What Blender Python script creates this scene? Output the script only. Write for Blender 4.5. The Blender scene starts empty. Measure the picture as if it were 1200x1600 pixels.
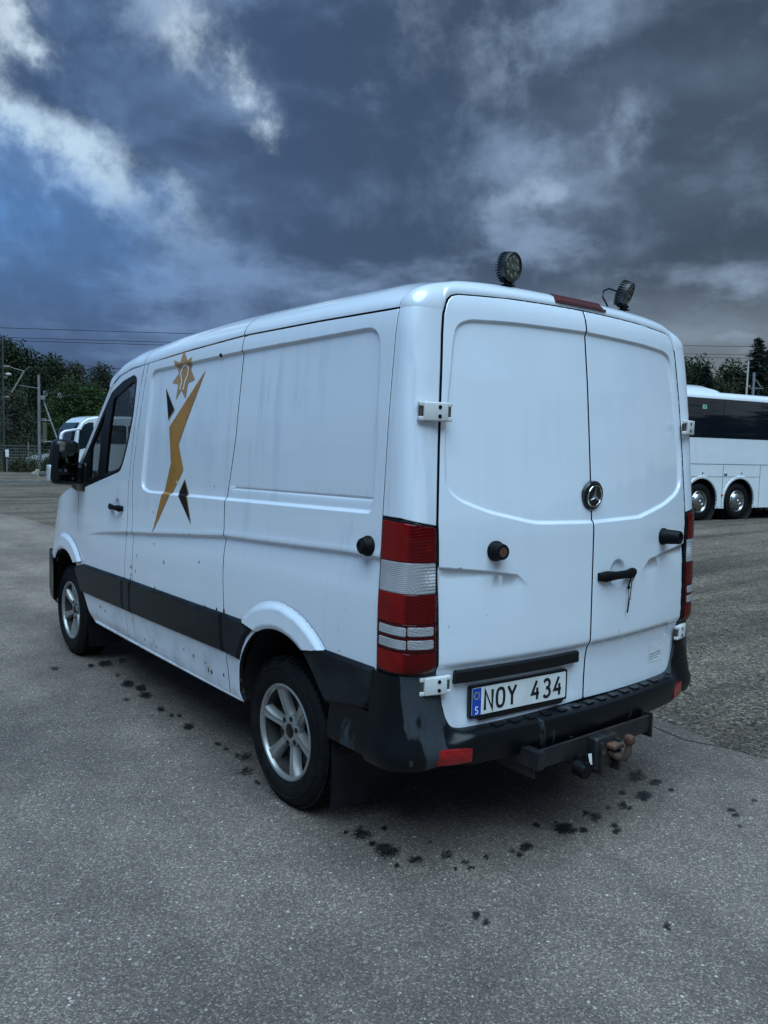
import bpy, bmesh, math, random
import numpy as np
from mathutils import Vector, Matrix, noise as mnoise
from mathutils.geometry import delaunay_2d_cdt
random.seed(7); rng = np.random.default_rng(7)
SC = bpy.context.scene; COL = SC.collection
PI = math.pi

# ---------------------------------------------------------------- camera
CAM = Vector((-2.82607, -2.16274, 1.69851))
RT = Vector((0.78653878, -0.61702139, 0.02532499))
UP = Vector((0.03077314, 0.08012009, 0.99631008))
FW = Vector((0.61677367, 0.78285719, -0.08200524))
FPX = 1239.38
cd = bpy.data.cameras.new('camera'); cam = bpy.data.objects.new('camera', cd); COL.objects.link(cam)
m = Matrix((RT, UP, -FW)).transposed().to_4x4(); m.translation = CAM
cam.matrix_world = m
cd.sensor_fit = 'VERTICAL'; cd.sensor_height = 36.0; cd.lens = 36.0 * FPX / 1600
cd.clip_start = 0.05; cd.clip_end = 3000
SC.camera = cam

def at(px, py, dep):                     # point of the place seen at a pixel of the photograph, dep metres ahead
    return CAM + RT * ((px - 600) / FPX * dep) + UP * (-(py - 800) / FPX * dep) + FW * dep
def dirn(px, py):
    d = RT * ((px - 600) / FPX) + UP * (-(py - 800) / FPX) + FW
    return d.normalized()

# ---------------------------------------------------------------- light
SUN_EL, SUN_AZ = math.radians(66), math.radians(214)      # azimuth from +Y towards +X: behind the camera
w = bpy.data.worlds.new('World'); SC.world = w; w.use_nodes = True
nt = w.node_tree; nt.nodes.clear()
def N(tree, typ, **kw):
    n = tree.nodes.new(typ)
    for k, v in kw.items():
        if k[0] == 'i' and k[1:].isdigit(): n.inputs[int(k[1:])].default_value = v
        else: setattr(n, k, v)
    return n
def math_(tree, op, a, b=None, c=None, clamp=False):
    n = tree.nodes.new('ShaderNodeMath'); n.operation = op; n.use_clamp = clamp
    for i, v in enumerate((a, b, c)):
        if v is None: continue
        if isinstance(v, (int, float)): n.inputs[i].default_value = v
        else: tree.links.new(v, n.inputs[i])
    return n.outputs[0]
def mixc(tree, f, a, b, mode='MIX'):
    n = tree.nodes.new('ShaderNodeMix'); n.data_type = 'RGBA'; n.blend_type = mode
    for s, v in ((0, f), (6, a), (7, b)):
        if isinstance(v, (int, float)): n.inputs[s].default_value = v
        elif isinstance(v, (tuple, list)): n.inputs[s].default_value = tuple(v) + ((1,) if len(v) == 3 else ())
        else: tree.links.new(v, n.inputs[s])
    return n.outputs[2]
def maprange(tree, v, a, b, c=0.0, d=1.0, smooth=True):
    n = tree.nodes.new('ShaderNodeMapRange'); n.interpolation_type = 'SMOOTHSTEP' if smooth else 'LINEAR'
    tree.links.new(v, n.inputs[0])
    for i, x in enumerate((a, b, c, d)): n.inputs[i + 1].default_value = x
    return n.outputs[0]
def noise(tree, vec, scale, detail=6, rough=0.55, dist=0.0, dims='3D'):
    n = tree.nodes.new('ShaderNodeTexNoise'); n.noise_dimensions = dims
    n.inputs['Scale'].default_value = scale; n.inputs['Detail'].default_value = detail
    n.inputs['Roughness'].default_value = rough; n.inputs['Distortion'].default_value = dist
    if vec is not None: tree.links.new(vec, n.inputs['Vector'])
    return n.outputs['Fac']

SKY_GAIN = 3.05
tc = N(nt, 'ShaderNodeTexCoord'); D = tc.outputs['Generated']
sep = N(nt, 'ShaderNodeSeparateXYZ'); nt.links.new(D, sep.inputs[0])
dz = math_(nt, 'MAXIMUM', sep.outputs[2], 0.0)
den = math_(nt, 'ADD', dz, 0.16)
cmb = N(nt, 'ShaderNodeCombineXYZ')
nt.links.new(math_(nt, 'DIVIDE', sep.outputs[0], den), cmb.inputs[0])
nt.links.new(math_(nt, 'DIVIDE', sep.outputs[1], den), cmb.inputs[1])
P = cmb.outputs[0]
n_big = noise(nt, P, 0.80, 6, 0.50)
n_mid = noise(nt, P, 2.0, 8, 0.56)
n_dir = noise(nt, D, 5.6, 10, 0.60)
n_fine = noise(nt, D, 13.0, 9, 0.58)
def billow(v): return math_(nt, 'ABSOLUTE', math_(nt, 'MULTIPLY_ADD', v, 2.0, -1.0))
bil = math_(nt, 'ADD', math_(nt, 'MULTIPLY', billow(n_mid), 0.55), math_(nt, 'MULTIPLY', billow(n_dir), 0.45))
n_lump = noise(nt, P, 1.25, 4, 0.50)
def dev(v, k): return math_(nt, 'MULTIPLY_ADD', v, k, -0.5 * k)
base = math_(nt, 'ADD', math_(nt, 'ADD', dev(n_big, 0.8), dev(n_lump, 1.0)), math_(nt, 'ADD', dev(n_mid, 0.9), math_(nt, 'ADD', dev(n_dir, 1.0), dev(n_fine, 0.25))))
base = math_(nt, 'ADD', base, math_(nt, 'MULTIPLY_ADD', bil, 0.9, 0.32))
cov = maprange(nt, base, 0.20, 0.86)
# a slightly bent direction keeps the cloud edges ragged
nv = N(nt, 'ShaderNodeTexNoise'); nv.inputs['Scale'].default_value = 8.0; nv.inputs['Detail'].default_value = 9; nv.inputs['Roughness'].default_value = 0.58; nt.links.new(D, nv.inputs['Vector'])
off_ = N(nt, 'ShaderNodeVectorMath', operation='MULTIPLY_ADD'); nt.links.new(nv.outputs['Color'], off_.inputs[0]); off_.inputs[1].default_value = (0.17, 0.17, 0.17); off_.inputs[2].default_value = (-0.085, -0.085, -0.085)
bent = N(nt, 'ShaderNodeVectorMath', operation='ADD'); nt.links.new(D, bent.inputs[0]); nt.links.new(off_.outputs[0], bent.inputs[1])
bent = bent.outputs[0]
def blob(px, py, r0, r1=0.0):
    d = dirn(px, py)
    vm = N(nt, 'ShaderNodeVectorMath', operation='DISTANCE'); nt.links.new(bent, vm.inputs[0]); vm.inputs[1].default_value = d
    return maprange(nt, vm.outputs['Value'], math.radians(r0), math.radians(r1))
def summed(lst):
    o = None
    for bl, wgt in lst:
        t = math_(nt, 'MULTIPLY', bl, wgt); o = t if o is None else math_(nt, 'ADD', o, t)
    return o
# edge of the deck in the west: bright rim, blue thinner cloud beyond it
d1, d2 = dirn(-60, 95), dirn(300, 335); nrm = d1.cross(d2).normalized()
if nrm.dot(dirn(60, 420)) < 0: nrm = -nrm
def dotv(v, vec):
    q = N(nt, 'ShaderNodeVectorMath', operation='DOT_PRODUCT'); nt.links.new(vec, q.inputs[0]); q.inputs[1].default_value = v; return q.outputs['Value']
s_ = dotv(nrm, bent)
alongv = (d2 - d1).normalized(); t_ = dotv(alongv, bent); t1_ = alongv.dot(d1); t2_ = alongv.dot(d2)
ext = maprange(nt, t_, t2_ - .12, t2_ + .05, 1.0, 0.0)
rim = math_(nt, 'MULTIPLY', maprange(nt, s_, -.022, .020), maprange(nt, s_, .015, .085, 1.0, 0.0))
thin = math_(nt, 'MULTIPLY', maprange(nt, s_, -.012, .035), maprange(nt, s_, .05, .23, 1.0, 0.0))
rag = maprange(nt, math_(nt, 'ADD', math_(nt, 'MULTIPLY', n_fine, 0.45), math_(nt, 'MULTIPLY', n_dir, 0.55)), 0.40, 0.60)
soft = maprange(nt, rag, 0.0, 0.75, 0.12, 1.0)
rim = math_(nt, 'MULTIPLY', math_(nt, 'MULTIPLY', rim, ext), soft)
thin = math_(nt, 'MULTIPLY', math_(nt, 'MULTIPLY', thin, ext), math_(nt, 'ADD', math_(nt, 'MULTIPLY', rag, 0.6), 0.4))
light = summed([(blob(-70, 60, 7), 0.9), (blob(5, 75, 3.8), 0.6), (blob(40, 20, 4), 0.2), (blob(345, 100, 4.5), 0.40), (blob(400, 135, 3.8), 0.70), (blob(438, 180, 3), 0.40), (blob(770, 140, 6), 0.12), (blob(855, 295, 3.2), 0.34), (blob(800, 335, 3), 0.22), (blob(970, 230, 4), 0.22), (blob(1010, 180, 4), 0.14), (blob(1130, 60, 9), 0.10), (blob(620, 40, 10), 0.22), (blob(300, 0, 8), 0.30), (blob(900, 20, 9), 0.16)])
light = math_(nt, 'MULTIPLY', maprange(nt, math_(nt, 'MULTIPLY', light, math_(nt, 'MULTIPLY_ADD', rag, 1.25, 0.35)), 0.08, 0.95), math_(nt, 'MULTIPLY_ADD', rag, 0.45, 0.55))
heavy = summed([(blob(240, 180, 7), 0.55), (blob(120, 100, 4.5), 0.35), (blob(430, 320, 10), 0.40), (blob(560, 240, 8), 0.30), (blob(1000, 300, 13), 0.40), (blob(1130, 250, 10), 0.35), (blob(660, 330, 7), 0.3)])
heavy = math_(nt, 'MINIMUM', heavy, 0.75)
# west (left) is bluer than east (right)
vb = N(nt, 'ShaderNodeVectorMath', operation='DOT_PRODUCT'); nt.links.new(D, vb.inputs[0]); vb.inputs[1].default_value = (RT.x, RT.y, 0)
east = maprange(nt, vb.outputs['Value'], -0.38, 0.40)
dark = mixc(nt, east, (0.046, 0.088, 0.180), (0.044, 0.066, 0.100))
mid = mixc(nt, east, (0.175, 0.300, 0.530), (0.265, 0.365, 0.505))
cloud = mixc(nt, math_(nt, 'MULTIPLY', cov, math_(nt, 'SUBTRACT', 1.0, heavy)), dark, mid)
cloud = mixc(nt, math_(nt, 'MULTIPLY', thin, 0.95), cloud, (0.13, 0.32, 0.70))
cloud = mixc(nt, math_(nt, 'MULTIPLY', rim, 0.80), cloud, (0.62, 0.80, 0.93))
hi = mixc(nt, east, (0.64, 0.79, 0.92), (0.38, 0.52, 0.70))
cloud = mixc(nt, math_(nt, 'MINIMUM', light, 1.0), cloud, hi)
# pale strip of distant overcast low in the east, slate-blue rain low in the west
low = maprange(nt, sep.outputs[2], 0.03, 0.25, 1.0, 0.0)
lowc = mixc(nt, maprange(nt, vb.outputs['Value'], -0.25, 0.42), (0.056, 0.104, 0.225), (0.25, 0.29, 0.315))
lowc = mixc(nt, 0.22, lowc, cloud)
cloud = mixc(nt, math_(nt, 'MULTIPLY', low, math_(nt, 'ADD', 0.62, math_(nt, 'MULTIPLY', n_big, 0.5)), clamp=True), cloud, lowc)
sky = N(nt, 'ShaderNodeTexSky', sky_type='NISHITA', sun_disc=False, sun_elevation=SUN_EL, sun_rotation=SUN_AZ)
sc_ = N(nt, 'ShaderNodeVectorMath', operation='SCALE'); nt.links.new(cloud, sc_.inputs[0]); sc_.inputs['Scale'].default_value = SKY_GAIN
bg = N(nt, 'ShaderNodeBackground'); bg.inputs[1].default_value = 0.10
nt.links.new(mixc(nt, 0.985, sky.outputs[0], sc_.outputs[0]), bg.inputs[0])
wo = N(nt, 'ShaderNodeOutputWorld'); nt.links.new(bg.outputs[0], wo.inputs[0])

sl = bpy.data.lights.new('sun', 'SUN'); so = bpy.data.objects.new('sun', sl); COL.objects.link(so)
sl.energy = 1.5; sl.angle = math.radians(62); sl.color = (0.56, 0.81, 1.0)
sd = Vector((math.sin(SUN_AZ) * math.cos(SUN_EL), math.cos(SUN_AZ) * math.cos(SUN_EL), math.sin(SUN_EL)))
so.rotation_euler = sd.to_track_quat('Z', 'Y').to_euler()
SC.view_settings.view_transform = 'Standard'; SC.view_settings.look = 'None'
SC.view_settings.exposure = 1.70; SC.view_settings.gamma = 1; SC.view_settings.use_curve_mapping = False
SC.cycles.max_bounces = 8; SC.cycles.transparent_max_bounces = 16

# ---------------------------------------------------------------- materials
MATS = {}
def mat(name, col, rough=0.5, metal=0.0, coat=0.0, spec=0.5, var=0.0, vscale=8.0, bump=0.0, bscale=40.0, vcol=None, stretch=None, detail=6):
    if name in MATS: return MATS[name]
    mt = bpy.data.materials.new(name); mt.use_nodes = True; t = mt.node_tree
    b = t.nodes['Principled BSDF']
    b.inputs['Base Color'].default_value = (*col, 1); b.inputs['Roughness'].default_value = rough
    b.inputs['Metallic'].default_value = metal; b.inputs['Coat Weight'].default_value = coat; b.inputs['Coat Roughness'].default_value = 0.06
    b.inputs['Specular IOR Level'].default_value = spec
    tcn = t.nodes.new('ShaderNodeTexCoord'); vec = tcn.outputs['Object']
    if stretch:
        mp = t.nodes.new('ShaderNodeMapping'); mp.inputs['Scale'].default_value = stretch; t.links.new(vec, mp.inputs[0]); vec = mp.outputs[0]
    if var:
        n = noise(t, vec, vscale, detail, 0.6)
        f = maprange(t, n, 0.38, 0.66)
        c2 = vcol or tuple(max(0, c * (1 - var)) for c in col)
        t.links.new(mixc(t, f, tuple(col), tuple(c2)), b.inputs['Base Color'])
        t.links.new(maprange(t, n, 0.3, 0.7, rough * 0.85, min(1, rough * 1.15)), b.inputs['Roughness'])
    if bump:
        n2 = noise(t, tcn.outputs['Object'], bscale, 4, 0.6)
        bp = t.nodes.new('ShaderNodeBump'); bp.inputs['Strength'].default_value = bump; bp.inputs['Distance'].default_value = 0.01
        t.links.new(n2, bp.inputs['Height']); t.links.new(bp.outputs[0], b.inputs['Normal'])
    MATS[name] = mt; return mt

def paint_mat():
    mt = bpy.data.materials.new('white_paint'); mt.use_nodes = True; t = mt.node_tree; b = t.nodes['Principled BSDF']
    tcn = t.nodes.new('ShaderNodeTexCoord'); O = tcn.outputs['Object']
    s = t.nodes.new('ShaderNodeSeparateXYZ'); t.links.new(O, s.inputs[0])
    def mapped(sc):
        mp = t.nodes.new('ShaderNodeMapping'); mp.inputs['Scale'].default_value = sc; t.links.new(O, mp.inputs[0]); return mp.outputs[0]
    run = noise(t, mapped((14, 14, 0.55)), 1.0, 5, 0.6, 0.1)               # rain runs
    fine = noise(t, mapped((45, 45, 1.6)), 1.0, 3, 0.6)
    patch = noise(t, mapped((1.6, 1.6, 1.3)), 1.0, 4, 0.6)
    z = s.outputs[2]
    mask = math_(t, 'MULTIPLY', maprange(t, math_(t, 'ADD', math_(t, 'MULTIPLY', run, 0.7), math_(t, 'MULTIPLY', fine, 0.3)), 0.48, 0.56), maprange(t, patch, 0.40, 0.56))
    ax_ = math_(t, 'ABSOLUTE', s.outputs[0])
    mask = math_(t, 'MULTIPLY', mask, maprange(t, ax_, 0.80, 0.92, 0.22, 1.0)); mask = math_(t, 'MULTIPLY', mask, math_(t, 'MULTIPLY', maprange(t, z, 1.05, 1.45, 0.35, 1.0), maprange(t, z, 2.0, 2.2, 1.0, 0.35)))
    col = mixc(t, mask, (0.715, 0.765, 0.84), (0.585, 0.648, 0.745))
    grime = math_(t, 'MULTIPLY', maprange(t, z, 0.35, 0.80, 1.0, 0.0), maprange(t, noise(t, O, 7.0, 6, 0.65), 0.42, 0.72))
    col = mixc(t, math_(t, 'MULTIPLY', grime, 0.48), col, (0.27, 0.225, 0.175))
    speck = maprange(t, noise(t, O, 30.0, 2, 0.5), 0.755, 0.79)
    speck = math_(t, 'MULTIPLY', speck, maprange(t, z, 0.85, 1.25, 1.0, 0.0))
    col = mixc(t, math_(t, 'MULTIPLY', speck, 0.8), col, (0.10, 0.07, 0.045))
    t.links.new(col, b.inputs['Base Color'])
    b.inputs['Roughness'].default_value = 0.40; b.inputs['Coat IOR'].default_value = 1.75
    t.links.new(math_(t, 'SUBTRACT', 1.0, math_(t, 'MULTIPLY', mask, 0.55)), b.inputs['Coat Weight'])
    t.links.new(maprange(t, patch, 0.3, 0.7, 0.015, 0.05), b.inputs['Coat Roughness'])
    MATS['paint'] = mt; return mt
PAINT = paint_mat()

def plastic_mat():
    mt = bpy.data.materials.new('weathered_black_plastic'); mt.use_nodes = True; t = mt.node_tree; b = t.nodes['Principled BSDF']
    tcn = t.nodes.new('ShaderNodeTexCoord'); O = tcn.outputs['Object']
    mp = t.nodes.new('ShaderNodeMapping'); mp.inputs['Scale'].default_value = (5, 5, 1.7); t.links.new(O, mp.inputs[0])
    a = noise(t, mp.outputs[0], 1.3, 5, 0.55, 0.15)
    sx_ = t.nodes.new('ShaderNodeSeparateXYZ'); t.links.new(O, sx_.inputs[0])
    bias = maprange(t, math_(t, 'ABSOLUTE', sx_.outputs[0]), 0.78, 0.90, -0.135, -0.02); bias = math_(t, 'SUBTRACT', bias, maprange(t, math_(t, 'ABSOLUTE', sx_.outputs[0]), 0.955, 0.975, 0.0, 0.12))
    f = maprange(t, math_(t, 'ADD', a, bias), 0.440, 0.490)
    fine = noise(t, O, 60, 4, 0.6)
    faded = mixc(t, fine, (0.026, 0.032, 0.038), (0.048, 0.056, 0.064))
    t.links.new(mixc(t, f, (0.0035, 0.0045, 0.006), faded), b.inputs['Base Color'])
    t.links.new(maprange(t, f, 0, 1, 0.30, 0.62), b.inputs['Roughness']); t.links.new(maprange(t, f, 0, 1, 0.24, 0.12), b.inputs['Specular IOR Level'])
    bp = t.nodes.new('ShaderNodeBump'); bp.inputs['Strength'].default_value = 0.25; bp.inputs['Distance'].default_value = 0.002
    t.links.new(noise(t, O, 350, 2), bp.inputs['Height']); t.links.new(bp.outputs[0], b.inputs['Normal'])
    return mt
PLASTIC = plastic_mat()
MOULD = mat('moulding_plastic', (0.006, 0.008, 0.010), 0.36, spec=0.14, var=0.45, vscale=3.0, vcol=(0.017, 0.021, 0.025), bump=0.05, bscale=300, stretch=(1, 1, 1.6))
BLACK = mat('black_rubber', (0.0045, 0.005, 0.006), 0.55, spec=0.14, var=0.3, vscale=20, bump=0.1, bscale=120)
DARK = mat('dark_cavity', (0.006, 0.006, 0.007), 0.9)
TRIM = mat('black_trim', (0.004, 0.0045, 0.0055), 0.30, spec=0.35, bump=0.03, bscale=200)
TYRE = mat('tyre_rubber', (0.0045, 0.005, 0.006), 0.66, spec=0.14, var=0.4, vscale=14, vcol=(0.010, 0.011, 0.012), bump=0.12, bscale=160)
ALLOY = mat('silver_alloy', (0.33, 0.335, 0.33), 0.38, 0.6, var=0.35, vscale=18, vcol=(0.30, 0.295, 0.28))
STEEL = mat('tow_bar_steel', (0.010, 0.012, 0.015), 0.5, 0.2, var=0.5, vscale=11, vcol=(0.026, 0.020, 0.017), bump=0.15, bscale=90)
RUST = mat('rust', (0.095, 0.036, 0.019), 0.85, var=0.65, vscale=60, bump=0.4, bscale=200)
CHROME = mat('chrome', (0.70, 0.72, 0.74), 0.16, 1.0)
HINGE = mat('hinge_paint', (0.60, 0.61, 0.62), 0.45, var=0.2, vscale=40, vcol=(0.60, 0.58, 0.54))
RED_LENS = mat('red_reflector', (0.27, 0.006, 0.006), 0.2, coat=0.3, var=0.35, vscale=30)
WHITE = mat('white_print', (0.78, 0.79, 0.80), 0.4)
SEAT = mat('seat_fabric', (0.030, 0.031, 0.034), 0.9, bump=0.2, bscale=200)

def glass_mat(name, tint, refl=1.0, rough=0.0):
    mt = bpy.data.materials.new(name); mt.use_nodes = True; t = mt.node_tree; t.nodes.clear()
    tr = N(t, 'ShaderNodeBsdfTransparent'); tr.inputs[0].default_value = (*tint, 1)
    gl = N(t, 'ShaderNodeBsdfGlossy'); gl.inputs['Roughness'].default_value = rough
    fr = N(t, 'ShaderNodeFresnel'); fr.inputs[0].default_value = 1.5
    mx = N(t, 'ShaderNodeMixShader'); t.links.new(math_(t, 'MULTIPLY', fr.outputs[0], refl, clamp=True), mx.inputs[0])
    t.links.new(tr.outputs[0], mx.inputs[1]); t.links.new(gl.outputs[0], mx.inputs[2])
    o = N(t, 'ShaderNodeOutputMaterial'); t.links.new(mx.outputs[0], o.inputs[0]); return mt
GLASS = glass_mat('window_glass', (0.96, 0.985, 0.98), 0.75)

# ---------------------------------------------------------------- mesh helpers
def tag(o, label=None, cat=None, group=None, kind=None):
    if label: o['label'] = label
    if cat: o['category'] = cat
    if group: o['group'] = group
    if kind: o['kind'] = kind
    return o
def empty(name, loc=(0, 0, 0), rz=0.0):
    o = bpy.data.objects.new(name, None); COL.objects.link(o); o.location = loc; o.rotation_euler = (0, 0, rz); o.empty_display_size = 0.2
    return o
def mesh_obj(name, verts, faces, mt, parent=None, smooth=False, normals=None, mats=None, midx=None):
    me = bpy.data.meshes.new(name); me.from_pydata([tuple(v) for v in verts], [], [tuple(int(i) for i in f) for f in faces])
    if mats:
        for q in mats: me.materials.append(q)
        me.polygons.foreach_set('material_index', midx)
    elif mt: me.materials.append(mt)
    if smooth or normals is not None: me.polygons.foreach_set('use_smooth', [True] * len(me.polygons))
    me.update()
    if normals is not None: me.normals_split_custom_set_from_vertices([tuple(n) for n in normals])
    o = bpy.data.objects.new(name, me); COL.objects.link(o)
    if parent: o.parent = parent
    return o
class MB:
    def __init__(s): s.bm = bmesh.new()
    def box(s, c, size, rot=None, bev=0.0, seg=2):
        r = bmesh.ops.create_cube(s.bm, size=1.0); vs = r['verts']
        M_ = Matrix.Translation(c) @ (rot.to_4x4() if rot is not None else Matrix.Identity(4)) @ Matrix.Diagonal((*size, 1))
        bmesh.ops.transform(s.bm, matrix=M_, verts=vs)
        if bev:
            es = list({e for v in vs for e in v.link_edges}); bmesh.ops.bevel(s.bm, geom=es, offset=bev, segments=seg, affect='EDGES', profile=0.5)
        return s
    def cyl(s, p0, p1, r0, r1=None, n=16, caps=True):
        p0, p1 = Vector(p0), Vector(p1); r1 = r0 if r1 is None else r1
        d = (p1 - p0); q = d.to_track_quat('Z', 'Y').to_matrix()
        A = [s.bm.verts.new(p0 + q @ Vector((math.cos(a) * r0, math.sin(a) * r0, 0))) for a in np.linspace(0, 2 * PI, n, endpoint=False)]
        B = [s.bm.verts.new(p1 + q @ Vector((math.cos(a) * r1, math.sin(a) * r1, 0))) for a in np.linspace(0, 2 * PI, n, endpoint=False)]
        for i in range(n): s.bm.faces.new((A[i], A[(i + 1) % n], B[(i + 1) % n], B[i]))
        if caps: s.bm.faces.new(A[::-1]); s.bm.faces.new(B)
        return s
    def tube(s, pts, r, n=8):
        pts = [Vector(p) for p in pts]; rings = []
        for i, p in enumerate(pts):
            d = (pts[min(i + 1, len(pts) - 1)] - pts[max(i - 1, 0)]).normalized(); q = d.to_track_quat('Z', 'Y').to_matrix()
            rr = r[i] if isinstance(r, (list, tuple)) else r
            rings.append([s.bm.verts.new(p + q @ Vector((math.cos(a) * rr, math.sin(a) * rr, 0))) for a in np.linspace(0, 2 * PI, n, endpoint=False)])
        for A, B in zip(rings, rings[1:]):
            for i in range(n): s.bm.faces.new((A[i], A[(i + 1) % n], B[(i + 1) % n], B[i]))
        s.bm.faces.new(rings[0][::-1]); s.bm.faces.new(rings[-1]); return s
    def sphere(s, c, r, u=16, v=10, sc=(1, 1, 1)):
        rr = bmesh.ops.create_uvsphere(s.bm, u_segments=u, v_segments=v, radius=r)
        bmesh.ops.transform(s.bm, matrix=Matrix.Translation(c) @ Matrix.Diagonal((*sc, 1)), verts=rr['verts']); return s
    def lathe(s, prof, c, ax, n=32, close=False):
        c = Vector(c); q = Vector(ax).to_track_quat('Z', 'Y').to_matrix(); rings = []
        for (r, h) in prof:
            rings.append([s.bm.verts.new(c + q @ Vector((math.cos(a) * r, math.sin(a) * r, h))) for a in np.linspace(0, 2 * PI, n, endpoint=False)])
        if close: rings.append(rings[0])
        for A, B in zip(rings, rings[1:]):
            for i in range(n): s.bm.faces.new((A[i], A[(i + 1) % n], B[(i + 1) % n], B[i]))
        return s
    def prism(s, poly, h0, h1, fr=None):          # polygon in local xy extruded along local z
        f = fr or (lambda v: v)
        A = [s.bm.verts.new(f(Vector((x, y, h0)))) for x, y in poly]; B = [s.bm.verts.new(f(Vector((x, y, h1)))) for x, y in poly]
        n = len(poly)
        for i in range(n): s.bm.faces.new((A[i], A[(i + 1) % n], B[(i + 1) % n], B[i]))
        s.bm.faces.new(A[::-1]); s.bm.faces.new(B); return s
    def quad(s, *ps): s.bm.faces.new([s.bm.verts.new(p) for p in ps]); return s
    def build(s, name, mt, parent=None, smooth=False, ang=40, fix=True):
        if fix: bmesh.ops.recalc_face_normals(s.bm, faces=s.bm.faces)
        me = bpy.data.meshes.new(name); s.bm.to_mesh(me); s.bm.free(); me.materials.append(mt)
        if smooth:
            me.polygons.foreach_set('use_smooth', [True] * len(me.polygons)); me.update()
            me.set_sharp_from_angle(angle=math.radians(ang))
        o = bpy.data.objects.new(name, me); COL.objects.link(o)
        if parent: o.parent = parent
        return o
def copy_tree(o, parent=None):
    c = o.copy(); COL.objects.link(c)
    if parent: c.parent = parent
    for ch in list(o.children): copy_tree(ch, c)
    return c
def mirror(o, parent):
    c = copy_tree(o, parent); c.scale.x *= -1; return c
# ================================================================ the white panel van: body surfaces
def ip(x, xs, ys): return np.interp(x, xs, ys)
def smooth(a, b, x):
    t = np.clip((x - a) / (b - a), 0, 1); return t * t * (3 - 2 * t)
_zt = np.linspace(0.2, 2.5, 461)
def table(xs, ys, sig):
    y = np.interp(_zt, xs, ys); k = np.exp(-0.5 * (np.arange(-60, 61) * 0.005 / sig) ** 2); k /= k.sum()
    return np.convolve(np.pad(y, 60, mode='edge'), k, mode='valid')
_S = table([.3, .45, .55, .62, 1.0, 1.13, 1.2, 1.42, 1.8, 2.15, 2.22, 2.4], [.94, .952, .962, .975, .98, .98, .974, .968, .951, .925, .912, .85], 0.03)
def S(y, z):
    k = 0.23 + 0.30 * np.clip((z - 0.85) / 0.5, 0, 1)
    return np.interp(z, _zt, _S) + .018 * np.maximum(0, 1 - ((y - 2) / 2) ** 2) - k * np.maximum(0, y - 4.2) ** 2
_R = table([.55, .70, .79, .825, .858, .866, .90, 1.16, 1.36, 1.42, 1.716, 1.99, 2.233, 2.266, 2.306, 2.33], [-.031, -.028, -.030, -.034, -.040, -.054, -.055, -.050, -.046, -.042, -.015, .012, .042, .049, .064, .085], 0.008)
def RB(x, z): return np.interp(z, _zt, _R) + .075 * (x / .83) ** 2
def inpoly(p, poly):
    x, y = p[:, 0], p[:, 1]; r = np.zeros(len(p), bool); n = len(poly); j = n - 1
    for i in range(n):
        xi, yi = poly[i]; xj, yj = poly[j]
        if yi != yj: r ^= ((yi > y) != (yj > y)) & (x < (xj - xi) * (y - yi) / (yj - yi) + xi)
        j = i
    return r
def dist(p, line, closed=True):
    L = np.asarray(line, float); A = L if closed else L[:-1]; B = np.roll(L, -1, 0) if closed else L[1:]
    d = np.full(len(p), 1e9)
    for a, b in zip(A, B):
        ab = b - a; t = np.clip(((p - a) @ ab) / max(ab @ ab, 1e-12), 0, 1)
        d = np.minimum(d, np.hypot(*(p - a - t[:, None] * ab).T))
    return d
def sdf(p, poly):                                   # positive inside
    d = dist(p, poly); return np.where(inpoly(p, poly), d, -d)
def rnd(poly, r, n=6):                              # round a polygon's corners; r a number or one per corner
    P_ = [Vector(q) for q in poly]; out = []
    for i, p in enumerate(P_):
        ri = r[i] if isinstance(r, (list, tuple)) else r
        if ri <= 0: out.append(tuple(p)); continue
        a = (P_[i - 1] - p); b = (P_[(i + 1) % len(P_)] - p)
        ra = min(ri, a.length * .49, b.length * .49); pa, pb = p + a.normalized() * ra, p + b.normalized() * ra
        for t in np.linspace(0, 1, n): out.append(tuple(pa * (1 - t) ** 2 + p * 2 * t * (1 - t) + pb * t * t))
    return out
def resample(L, step, closed=True):
    L = [np.array(q, float) for q in L]; out = []; n = len(L)
    for i in range(n if closed else n - 1):
        a, b = L[i], L[(i + 1) % n]; d = np.hypot(*(b - a))
        if d < 1e-6: continue
        k = max(1, int(math.ceil(d / step)))
        for j in range(k): out.append(a + (b - a) * j / k)
    if not closed: out.append(L[-1])
    return np.array(out)
def offs(L, ds, step=0.015, closed=True):           # rows of points beside a line
    R_ = resample(L, step, closed); T = np.roll(R_, -1, 0) - np.roll(R_, 1, 0)
    if not closed: T[0] = R_[1] - R_[0]; T[-1] = R_[-1] - R_[-2]
    T /= np.maximum(np.hypot(*T.T), 1e-9)[:, None]; Nn = np.stack([-T[:, 1], T[:, 0]], 1)
    return np.concatenate([R_ + Nn * d for d in ds])
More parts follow.
